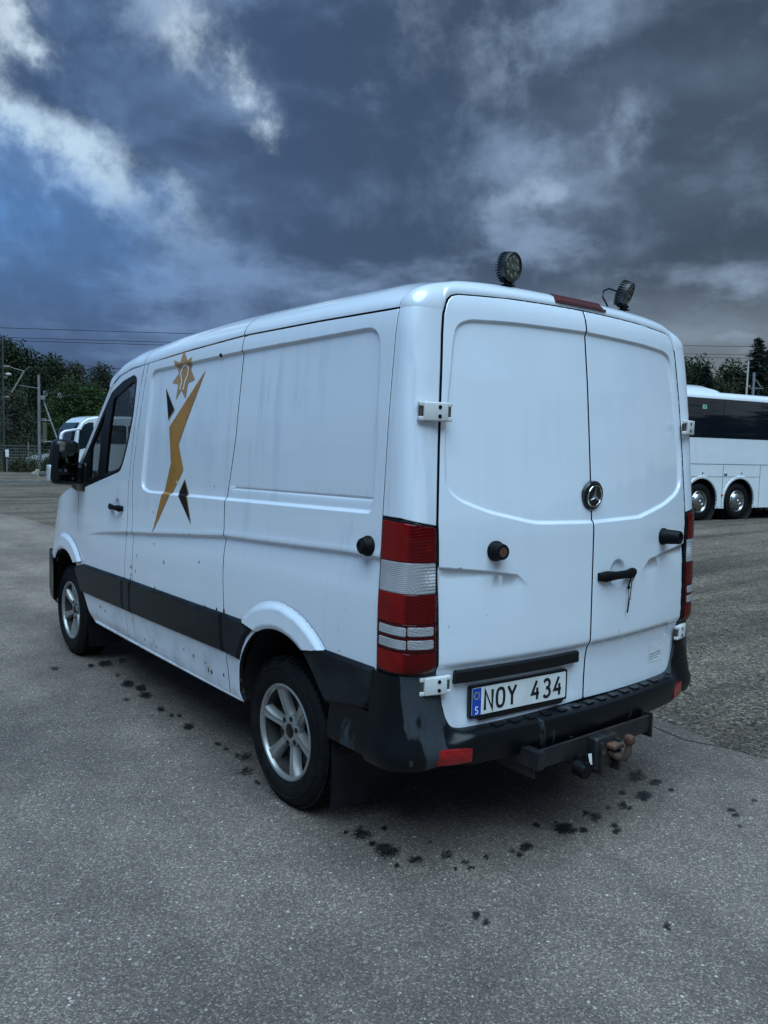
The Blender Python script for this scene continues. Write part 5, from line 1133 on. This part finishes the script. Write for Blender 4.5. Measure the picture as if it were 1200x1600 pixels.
# ================================================================ the white coach on the right (local x along its side, y away from the camera)
CW = mat('coach_white', (.76, .795, .83), .25, coat=.6, var=.06, vscale=2.5, bump=.01, bscale=3); CGL = mat('coach_dark_glass', (.006, .009, .014), .05, coat=.3, spec=.8)
def streaky(mt):
    t = mt.node_tree; tcn = t.nodes.new('ShaderNodeTexCoord'); mp = t.nodes.new('ShaderNodeMapping'); mp.inputs['Scale'].default_value = (.30, 1, 3.2); t.links.new(tcn.outputs['Object'], mp.inputs[0])
    bp = t.nodes.new('ShaderNodeBump'); bp.inputs['Strength'].default_value = .35; bp.inputs['Distance'].default_value = .02; t.links.new(noise(t, mp.outputs[0], 1.0, 2, .5), bp.inputs['Height']); t.links.new(bp.outputs[0], t.nodes['Principled BSDF'].inputs['Normal'])
streaky(CGL)
CO = empty('coach', (15.5, 9.0, 0), -.1700); tag(CO, 'white touring coach with dark window band parked beyond the right side of the van', 'coach')
X0, X1, WD = -2.1, 10.9, 2.55
arches = [(.80, .48, .62), (2.27, .48, .62), (8.0, .48, .62)]
def side_outline(y0=.28, y1=2.14):
    q = [(X0, y1), (X0, .42)]
    for cx, cz, r in arches: q += [(cx - math.sqrt(r * r - (cz - .30) ** 2), .30)] + [(cx + r * math.cos(a), cz + r * math.sin(a)) for a in np.linspace(PI + .28, -.28, 22)]
    return q + [(X1, .42), (X1, y1)]
def flatP(y, sgn=1):
    return lambda ab, off=0.0: np.stack([ab[:, 0], np.full(len(ab), y) - off * sgn + .05 * smooth(1.0, 2.2, ab[:, 1]) * sgn * 0, ab[:, 1]], 1)
cs = panel('side_wall', side_outline(), flatP(0.0), (0, -1, 0), CW, CO, step=.4, edge=.12, roll=0, skirt=.06)
c = copy_tree(cs, CO); c.scale.y = -1; c.location.y = WD
b = MB(); b.box(((X0 + X1) / 2, WD / 2, .95), (X1 - X0 - .5, WD - 1.3, 1.2)); b.box(((X0 + X1) / 2, WD / 2, 1.75), (X1 - X0 - .3, WD - .2, .7)); b.build('chassis', DARK, CO)
def coach_sec(yv):                                        # roof section over the width
    return yv
rows_ = []
prof_ = [(0.0, 3.15), (.004, 3.19), (.03, 3.25), (.09, 3.30), (.20, 3.335), (.5, 3.365), (WD / 2, 3.38)]
prof_ = prof_ + [(WD - y, z) for y, z in prof_[::-1][1:]]
b = MB(); rr = [[b.bm.verts.new((x, y, z - (.10 if i in (0, 2) else 0) * 0)) for y, z in prof_] for i, x in enumerate((X0, 4.0, X1))]
for A_, B_ in zip(rr, rr[1:]):
    for i in range(len(prof_) - 1): b.bm.faces.new((A_[i], A_[i + 1], B_[i + 1], B_[i]))
b.build('roof', CW, CO, True, 50)
b = MB(); xs = [X0 + .25, -.6, .45, .80, 1.08, 1.30, 1.45, 1.52]; hs = [.11, .13, .145, .148, .138, .105, .055, .006]
rr = [[b.bm.verts.new((x, y, z)) for y, z in ((.16, 3.312), (.20, 3.33 + h * .6), (.42, 3.35 + h), (WD - .42, 3.35 + h), (WD - .20, 3.33 + h * .6), (WD - .16, 3.312))] for x, h in zip(xs, hs)]
for A_, B_ in zip(rr, rr[1:]):
    for i in range(5): b.bm.faces.new((A_[i], A_[i + 1], B_[i + 1], B_[i]))
b.bm.faces.new(rr[0]); b.bm.faces.new(rr[-1]); b.build('roof_pod', CW, CO, True, 40)
xe = [X0 + .05, -.05, 1.475, 2.985, 4.5, 6.0, 7.5, 9.0, X1 - .05]
for x0, x1 in zip(xe, xe[1:]):
    b = MB(); b.box(((x0 + x1) / 2, .004, 2.645), (x1 - x0 - .012, .02, 1.01), None, .004, 1); b.build('window', CGL, CO)
    b = MB(); b.box(((x0 + x1) / 2, WD - .004, 2.645), (x1 - x0 - .012, .02, 1.01)); b.build('window', CGL, CO)
b = MB(); b.box(((X0 + X1) / 2, .022, 2.645), (X1 - X0 - .06, .03, 1.03)); b.box(((X0 + X1) / 2, WD - .022, 2.645), (X1 - X0 - .06, .03, 1.03)); b.build('window_seal', DARK, CO)
b = MB()
for s_ in (X0, X1): b.box((s_ + (.02 if s_ < 0 else -.02), WD / 2, 1.75), (.04, WD - .06, 2.6), None, .015)
b.build('end_wall', CW, CO)
b = MB(); b.box((X1 - .01, WD / 2, 2.2), (.05, WD - .3, 1.7), None, .02); b.build('windscreen', CGL, CO); b = MB(); b.box((X0 + .01, WD / 2, 2.6), (.05, WD - .5, .8), None, .02); b.build('rear_window', CGL, CO)
# flap joints, keyholes, vents
for c_, s_ in [(((X0 + X1) / 2, -.0005, 1.465), (X1 - X0, .006, .012)), ((X0 / 2 + 1.52, -.0005, 1.137), (3.05 - X0, .006, .009))] + [((x, -.0008, .88), (.011, .006, 1.158)) for x in (1.575, 3.06, 4.6, 6.2, 7.1)]: b = MB(); b.box(c_, s_); b.build('flap_joint', mat('joint_grey', (.06, .07, .08), .6), CO)
for x in (-.7, .80, 2.31): b = MB(); b.cyl((x, .003, 1.23), (x, -.006, 1.23), .022, n=12); b.build('flap_lock', TRIM, CO)
b = MB(); b.box((1.68, -.002, 1.195), (.12, .012, .055)); b.build('badge_plate', mat('grey_badge', (.10, .13, .17), .4), CO)
b = MB(); b.box((1.61, -.003, .65), (.13, .014, .05), None, .004); b.build('side_marker', mat('marker_orange', (.50, .07, .015), .3), CO)
b = MB(); b.box((.73, -.0085, 2.925), (.15, .006, .105)); b.build('window_sticker', mat('sticker_green', (.28, .55, .42), .5), CO)
b = MB(); b.box((.73, -.0125, 2.93), (.06, .004, .05)); b.build('window_sticker_mark', mat('sticker_dark_green', (.03, .22, .12), .5), CO)
for cx, cz, r in arches:
    b = MB(); b.lathe([(r - .014, .03), (r - .012, -.004), (r + .02, -.012), (r + .05, -.012), (r + .062, .002)], (cx, 0, cz), (0, 1, 0), 64)
    bmesh.ops.delete(b.bm, geom=[v for v in b.bm.verts if v.co.z < .30], context='VERTS'); b.build('arch_lip', CW, CO, True, 30)
    b = MB(); b.lathe([(r, .0), (r, .5), (0, .5)], (cx, .02, cz), (0, 1, 0), 40); b.build('wheel_housing', DARK, CO)
for k, (cx, cz, r) in enumerate(arches):
    for side in (0, 1):
        W = empty('wheel'); W.parent = CO; W.location = (cx, .10 if side == 0 else WD - .10, .485); W.scale.y = 1 if side == 0 else -1
        if k or side:
            for ch in CWH.children: copy_tree(ch, W)
            continue
        CWH = W
        b = MB(); b.lathe([(.285, .0), (.30, -.045), (.36, -.058), (.43, -.050), (.465, -.025), (.482, .02), (.485, .15), (.482, .26), (.40, .30), (.28, .30)], (0, 0, 0), (0, 1, 0), 60); b.build('tyre', TYRE, W, True, 40)
        b = MB(); b.lathe([(.288, .02), (.292, -.035), (.280, -.048), (.262, -.035), (.235, -.012), (.205, -.045), (.15, -.085), (.10, -.098), (.085, -.098), (.078, -.085), (.05, -.085), (.035, -.10), (0, -.10)], (0, 0, 0), (0, 1, 0), 48); b.build('rim', mat('dull_chrome', (.42, .42, .41), .30, 1.0), W, True, 40)
        b = MB()
        for j in range(8):
            a = j * PI / 4 + .3; er = Vector((math.cos(a), 0, math.sin(a))); b.box(er * .222 + Vector((0, -.030, 0)), (.06, .02, .032), Matrix.Rotation(-a, 3, 'Y') @ Matrix.Rotation(PI / 2, 3, 'Y'), .008, 2)
        tag(b.build('rim_slot', DARK, W), kind='stuff')
# ================================================================ the white minibus on the left, nose to the left
MIN = empty('minibus', (6.62, 28.75, 0), 0); tag(MIN, 'white minibus with arm mirrors showing over the wing mirror of the van', 'minibus')
def at_y(px, py, y):
    d = at(px, py, 1) - CAM; return CAM + d * ((y - CAM.y) / d.y)
yb = 28.0
def loc(px, py): v = at_y(px, py, yb); return (v.x - 6.62, v.z)
x_n = loc(118, 680)[0]
pl_ = [(x_n - .30, .50), (x_n - .28, 1.00), (x_n - .10, 1.30), loc(117, 690), loc(121, 670), loc(128, 658), loc(137, 652.5), loc(150, 650), (x_n + 2.0, 2.60), (x_n + 6.2, 2.60), (x_n + 6.2, .45), (x_n + 4.9, .45), (x_n + .6, .45), (x_n - .25, .42)]
b = MB(); f = lambda v: Vector((v.x, v.z - .75, v.y)); b.prism(pl_, 0.0, 2.0, f); 
bmesh.ops.recalc_face_normals(b.bm, faces=b.bm.faces); bmesh.ops.bevel(b.bm, geom=[e for e in b.bm.edges if len(e.link_faces) == 2 and e.calc_face_angle() > .9], offset=.07, segments=3, affect='EDGES'); b.build('body', CW, MIN, True, 40)
GL2 = mat('minibus_glass', (.012, .022, .030), .05, spec=.8)
wl = lambda *L: [loc(*q) for q in L]
for q in (wl((122, 694), (124.5, 674), (131, 663.5), (139, 660), (146, 660), (146, 697), (124, 702)),):
    b = MB(); b.prism(q, -.012, .02, lambda v: Vector((v.x, v.z - .75, v.y))); b.build('window', GL2, MIN)
xa = loc(149, 660)[0]; zt_, zb_ = 2.25, 1.55
for k in range(4):
    b = MB(); b.prism(rnd([(xa + k * 1.25, zb_), (xa + k * 1.25 + 1.17, zb_), (xa + k * 1.25 + 1.17, zt_), (xa + k * 1.25, zt_)], .08, 4), -.012, .02, lambda v: Vector((v.x, v.z - .75, v.y))); b.build('window', GL2, MIN)
b = MB(); b.prism([loc(114.5, 702), loc(116, 690), loc(119.5, 671), loc(126, 660), (loc(126, 660)[0] - .05, loc(126, 660)[1]), (loc(119, 671)[0] - .09, loc(119, 671)[1]), (loc(116, 690)[0] - .1, loc(116, 690)[1]), (loc(114.5, 702)[0] - .1, loc(114.5, 702)[1])], .12, 1.88, lambda v: Vector((v.x, v.z - .75, v.y))); b.build('windscreen', GL2, MIN)
b = MB(); m3 = lambda px, py, dy=-.95: Vector((loc(px, py)[0], dy, loc(px, py)[1])); b.tube([m3(128, 671, -.70), m3(122, 670.5, -.85), m3(110, 672), m3(99, 674), m3(94.5, 677), m3(93, 682), m3(92.5, 690)], [.035, .04, .045, .05, .06, .065, .065], 10); b.build('mirror_arm', CW, MIN, True)
b = MB(); b.box((loc(92.5, 694)[0] - .02, -.95, loc(93, 696)[1]), (.16, .14, .42), None, .04, 3); b.build('mirror_head', TRIM, MIN, True)
for x in (x_n + .45, x_n + 4.6):
    for y in (-.72, 1.05):
        b = MB(); b.lathe([(.20, -.02), (.23, -.03), (.33, -.02), (.355, .04), (.355, .18), (.2, .2)], (x, y, .355), (0, 1, 0), 32); W = b.build('wheel', TYRE, MIN, True, 40)
        b = MB(); b.lathe([(.205, -.01), (.15, .02), (.06, -.01), (0, -.01)], (x, y, .355), (0, 1, 0), 24); b.build('rim', ALLOY, W, True)
# ================================================================ fence, masts, wires
GALV = mat('galvanised_steel', (.30, .31, .32), .55, .5, var=.4, vscale=6, stretch=(1, 1, .3)); GPOLE = mat('green_steel', (.055, .070, .060), .6, var=.4, vscale=4); WIRE = mat('wire', (.018, .019, .022), .6, .3); INS = mat('insulator', (.13, .035, .022), .4)
FA, FB = Vector((4.2, 42.4, 0)), Vector((27, 36.6, 0)); fd = (FB - FA).normalized(); L = (FB - FA).length
FEN = empty('mesh_fence', FA, math.atan2(fd.y, fd.x)); tag(FEN, 'grey wire mesh fence along the railway at the far edge of the lot', 'fence')
for k in range(int(L / 2.0) + 1):
    b = MB(); b.cyl((k * 2.0, 0, -.05), (k * 2.0, 0, 1.42), .030, n=8); b.sphere((k * 2.0, 0, 1.42), .032, 8, 6); b.build('fence_post', GALV, FEN)
for k in range(int(L / 2.0)):
    b = MB()
    for z in np.arange(.06, 1.40, .15): b.cyl((k * 2.0, 0, z), (k * 2.0 + 2.0, 0, z), .008, n=4, caps=False)
    for x in np.arange(.06, 2.0, .09): b.cyl((k * 2.0 + x, .006, .04), (k * 2.0 + x, .006, 1.38), .0055, n=4, caps=False)
    tag(b.build('mesh_panel', mat('fence_wire', (.14, .15, .15), .5, .4), FEN), kind='stuff')
# galvanised mast with stay, tension wheels and weights
p = at(62, 730, 41); p.z = 0; MA = empty('tension_mast', p); tag(MA, 'galvanised steel mast with diagonal stay and wire wheels by the railway', 'mast')
mz = lambda py: at(62, py, 41).z; mx_ = lambda px, py: (at(px, py, 41) - p)
b = MB(); b.cyl((0, 0, 0), (0, 0, mz(587)), .085, .070, 14); b.cyl((0, 0, 0), (0, 0, .25), .14, .12, 12); b.build('pole', GALV, MA, True, 40)
b = MB(); v = mx_(66, 622); b.box((v.x * .8, 0, v.z), (.24, .18, .20), None, .02); b.build('bracket', GALV, MA)
def L3(px, py, o=0): v = at(px, py, 41) - p; v.z = at(px, py, 41).z; v.y += o; return v
b = MB(); b.cyl(L3(67, 624), L3(90, 687), .042, n=8); b.build('stay', GALV, MA, True)
for py in (657, 690):
    b = MB(); b.cyl(L3(60, py), L3(88 if py > 680 else 78, py), .028, n=8); b.cyl(L3(62, py - 2), L3(72, py - 2), .03, n=8); b.build('cross_arm', GALV, MA, True)
b = MB()
for k in range(14): z0 = L3(70, 660).z - k * .078; b.cyl((L3(70, 660).x, L3(70, 660).y, z0), (L3(70, 660).x, L3(70, 660).y, z0 - .062), .115, n=14)
b.build('tension_weight', mat('weight_stack', (.13, .135, .085), .8, var=.3, vscale=6), MA, True, 40)
for px, py in ((71, 615), (94, 618)):
    b = MB(); c = L3(px, py); r_ = .125; b.lathe([(r_ + .018 * math.cos(a), .018 * math.sin(a)) for a in np.linspace(0, 2 * PI, 8, endpoint=False)], c, (.5, -1, 0), 22, True)
    for a in (0, PI / 3, 2 * PI / 3): d_ = Vector((math.cos(a) * .89, math.cos(a) * .45, math.sin(a))) * r_; b.cyl(c - d_, c + d_, .010, n=6)
    b.build('wire_wheel', GALV, MA, True)
b = MB(); b.cyl(L3(66, 609), L3(71, 615), .015, n=6); b.cyl(L3(71, 613), L3(94, 616), .012, n=6); b.cyl(L3(97, 617.5), L3(108, 618), .022, n=8); b.cyl(L3(94, 619.5), L3(170, 622), .010, n=6); b.cyl(L3(27, 602), L3(62, 607.5), .014, n=6); b.build('tension_wire', WIRE, MA)
# lattice-armed mast at the very left edge
p = at(3, 735, 40.5); p.z = 0; MB_ = empty('catenary_mast', p); tag(MB_, 'dark green mast with insulators and a small lamp at the left picture edge', 'mast')
def L4(px, py): v = at(px, py, 40.5) - p; v.z = at(px, py, 40.5).z; return v
b = MB()
for dx in (-.11, .11): b.box((dx, 0, 3.3), (.06, .16, 6.6))
for k in range(16): b.cyl((-.1, 0, .2 + k * .4), (.1, 0, .6 + k * .4), .016, n=5)
b.build('pole', GPOLE, MB_)
for py in (573, 621): b = MB(); b.cyl(L4(3, py), L4(15, py - .2), .06, n=8); b.build('arm', GALV, MB_, True)
b = MB()
for a_, c_ in (((15, 573), (17, 574)), ((15, 619), (18.5, 613))): b.cyl(L4(*a_), L4(*c_), .05, n=8)
b.build('insulator', INS, MB_, True)
b = MB(); b.cyl(L4(17, 574), L4(38, 580), .016, n=6); b.cyl(L4(38, 580), L4(18.5, 613), .036, n=8); b.cyl(L4(38, 580), L4(47, 572), .010, n=6); b.cyl(L4(30, 602), L4(62, 607), .012, n=6); b.build('cantilever', mat('pale_rod', (.28, .27, .25), .5), MB_, True)
b = MB(); c = L4(13, 585); b.sphere(c, .16, 14, 8, (1, .8, .55)); b.cyl(L4(6, 590), L4(12, 588), .03, n=6); b.cyl(L4(10, 592), L4(12, 586), .02, n=6); b.build('lamp_head', mat('lamp_white', (.50, .50, .48), .4), MB_, True)
# masts beyond the coach
MS = 'railway masts beyond the coach'
for px, py, dep, r_, mt_, lb in ((1161, 565, 46, .055, mat('pale_pole', (.45, .46, .46), .5), 'thin pale pole standing before the tall spruces'), (1171, 583, 48, .085, GALV, 'thicker grey mast right of the thin pale pole')):
    p = at(px, 700, dep); h = at(px, py, dep).z; p.z = 0; T_ = empty('railway_mast', p); tag(T_, lb, 'mast', MS)
    b = MB(); b.cyl((0, 0, h * .72 if r_ < .06 else 0), (0, 0, h), r_, r_ * .9, 12); 
    if r_ < .06: b.cyl((0, 0, 0), (0, 0, h * .72), .13, .10, 10)
    b.build('pole', mt_, T_, True); b = MB()
    if r_ < .06: b.box((.05, -.12, at(px, 604, dep).z), (.10, .04, .10)); b.build('sign_plate', mat('cream_sign', (.5, .42, .28), .6), T_)
    else: b.cyl(at(1176, 587, dep) - p, at(1189, 605, dep) - p, .028, n=6); b.cyl(at(1172, 606.5, dep) - p, at(1193, 607, dep) - p, .02, n=6); b.build('stay', GALV, T_)
# overhead wires
WG = 'overhead railway wires'
def wire(a, c, r_, lb, sag=.25):
    a, c = Vector(a), Vector(c); m_ = (a + c) / 2; b = MB(); pts_ = [(a + (c - a) * t) - Vector((0, 0, sag * 4 * t * (1 - t))) for t in np.linspace(0, 1, 13)]
    b.tube([q - a for q in pts_], r_, 5); o = b.build('overhead_wire', WIRE, None); o.location = a; tag(o, lb, 'wire', WG)
W_ = [((-60, 510), (1290, 543), 40, 60, .016, 'topmost overhead wire crossing behind the van roof'), ((-60, 525), (1290, 555.5), 40, 60, .015, 'second overhead wire from the top, upper of the close pair'), ((-60, 529.5), (1290, 561), 40, 60, .015, 'third overhead wire from the top, lower of the close pair'),
      ((66, 565), (330, 582), 44, 70, .016, 'overhead wire starting beside the tall left trees'), ((75, 574), (330, 587), 44, 70, .013, 'thin faint overhead wire under the one by the tall trees'), ((80, 581), (330, 592), 44, 70, .014, 'overhead wire a little above the lowest pair on the left'), ((95, 592), (330, 601), 44, 70, .015, 'upper of the two lowest overhead wires on the left'), ((102, 599), (330, 603), 44, 70, .016, 'lowest overhead wire on the left, just above the treetops'),
      ((1000, 583), (1290, 583.5), 60, 62, .016, 'single level wire just above the trees behind the coach')]
for a, c, d0, d1, r_, lb in W_: wire(at(*a, d0), at(*c, d1), r_, lb, .0 if d0 > 50 else .15)
# ================================================================ verge, junk by the fence, bushes
def tuft_field(n, fn, h0, h1, name, mt, wd=.02):
    V_ = []; F_ = []; r = random.Random(21)
    for _ in range(n):
        x, y = fn(r); h = r.uniform(h0, h1); a = r.random() * 6.28; dx, dy = math.cos(a), math.sin(a); k = len(V_)
        V_ += [(x - dy * wd, y + dx * wd, -.01), (x + dy * wd, y - dx * wd, -.01), (x + dx * h * .35, y + dy * h * .35, h)]; F_.append((k, k + 1, k + 2))
    return tag(mesh_obj(name, V_, F_, mt), kind='stuff')
GRASS = leaf_mat('dry_grass', (.050, .050, .025), (.105, .092, .048))
def along(d0, d1): return lambda r: (lambda t, o: tuple((FA + (FB - FA) * t + Vector((fd.y, -fd.x, 0)) * o).xy))(r.random(), r.uniform(d0, d1))
tuft_field(9000, along(-.6, 1.7), .08, .38, 'verge_grass', GRASS); tuft_field(5000, along(-7, -.6), .3, 1.1, 'tall_weeds', leaf_mat('weeds', (.040, .042, .026), (.085, .075, .050)), .03)
rx = lambda r: (lambda t, o: (15.5 + .9856 * t - .169 * o + 0, 9.0 - .1693 * t + o))(r.uniform(-1, 14), r.gauss(3.2, .8)); tuft_field(3500, rx, .05, .20, 'coach_verge_grass', leaf_mat('verge_green', (.045, .075, .025), (.09, .12, .04)))
def bush(px, dep, s_, seed, lb, mt_):
    r = random.Random(seed); T_ = empty('bush'); V_ = []; F_ = []
    for k in range(7):
        c = Vector((r.gauss(0, .45), r.gauss(0, .3), r.uniform(.2, .8))); rr = r.uniform(.3, .5)
        for _ in range(170): leaf_quad(V_, F_, c + Vector((r.gauss(0, 1), r.gauss(0, 1), r.gauss(0, .8))).normalized() * rr * r.random() ** .4, r.uniform(.04, .08), r)
    mesh_obj('foliage', V_, F_, mt_, T_); b = MB(); b.cyl((0, 0, -.02), (0, 0, .5), .03, .015, 6); b.build('stem', BARK, T_); place(T_, px, dep, s_, seed, lb, 'bush', 'bushes along the railway fence')
bush(40, 39.5, .8, 31, 'low scrubby bush at the foot of the fence, left of the mast', LY); bush(76, 39, .9, 32, 'scrubby bush beside the foot of the galvanised mast', LG); bush(100, 41, 1.1, 33, 'dark bush hidden behind the van mirror', LG)
# pale tarpaulin heap behind the fence, cabinet posts, rubble
p = at(62, 722, 45.5); b = MB(); r = random.Random(3)
b.sphere((0, 0, .35), .75, 20, 10, (2.5, .8, .75)); b.sphere((1.5, .1, .25), .6, 16, 8, (1.6, .8, .7)); b.sphere((-2.0, .1, .1), .5, 16, 8, (1.8, .8, .6))
for v in b.bm.verts: v.co += Vector((0, 0, .12 * mnoise.noise(v.co * 2.1)))
o = b.build('sand_heap', mat('pale_sand', (.26, .26, .255), .9, var=.4, vscale=3), None, True); o.location = (p.x + .4, p.y, 0); o.scale = (.75, .8, .85); tag(o, 'pale grey heap covered over behind the wire fence', 'heap')
def post(name, px, py0, py1, dep, r_, mt_, mt2, lb, cat='post'):
    p = at(px, py1, dep); h = at(px, py0, dep).z; p.z = 0; T_ = empty(name, p); tag(T_, lb, cat); b = MB(); b.cyl((0, 0, 0), (0, 0, h * .85), r_, n=10); b.build('pole', mt_, T_, True)
    return T_, h
T_, h = post('cabinet_post', 11, 702, 735, 39, .035, GALV, None, 'small white box on a post by the fence at the left'); b = MB(); b.box((0, -.03, h - .20), (.15, .12, .36), None, .015); b.build('box', WHITE, T_)
b = MB(); b.box((-.10, .02, .5), (.10, .1, 1.0)); b.build('support', DARK, T_)
T_, h = post('marker_post', 79.5, 703, 732, 40.5, .06, GALV, None, 'grey marker post with yellow cap left of the van mirror'); b = MB(); b.cyl((0, 0, h * .85), (0, 0, h), .075, n=12); b.build('cap', mat('yellow_cap', (.42, .30, .07), .6), T_)
def chunk(name, px, py, dep, s_, mt_, lb, sc=(1, 1, 1)):
    p = at(px, py, dep); b = MB(); b.box((0, 0, .5 * s_ * sc[2]), (s_ * sc[0], s_ * sc[1], s_ * sc[2]), None, s_ * .12, 3)
    for v in b.bm.verts: v.co += Vector((mnoise.noise(v.co * 5 + Vector((px, 0, 0))), mnoise.noise(v.co * 5 + Vector((0, px, 0))), mnoise.noise(v.co * 4))) * s_ * .22
    o = b.build(name, mt_, None, True, 50); o.location = (p.x, p.y, -.01); o.rotation_euler.z = px; tag(o, lb, 'block'); return o
CON = mat('pale_concrete', (.42, .41, .37), .85, var=.3, vscale=9); CON2 = mat('grey_concrete', (.13, .13, .14), .9, var=.4, vscale=9)
chunk('concrete_block', 53, 744, 35.5, .20, CON, 'white broken concrete block lying by the verge'); chunk('concrete_block', 58, 743, 36.0, .22, mat('cream_concrete', (.42, .37, .24), .85, var=.3, vscale=7), 'cream concrete block standing behind the white one', (.9, .8, 1.3)); chunk('concrete_block', 66, 744, 35.5, .22, CON2, 'dark grey block right of the cream one'); chunk('concrete_block', 72, 744, 35.8, .20, CON2, 'small grey block furthest right by the van mirror')
p = at(62, 735, 40.7); b = MB(); b.box((0, 0, .14), (.42, .42, .3), None, .04); o = b.build('mast_footing', CON2, None, True); o.location = (p.x, p.y, 0); tag(o, 'square concrete footing under the galvanised mast', 'footing')
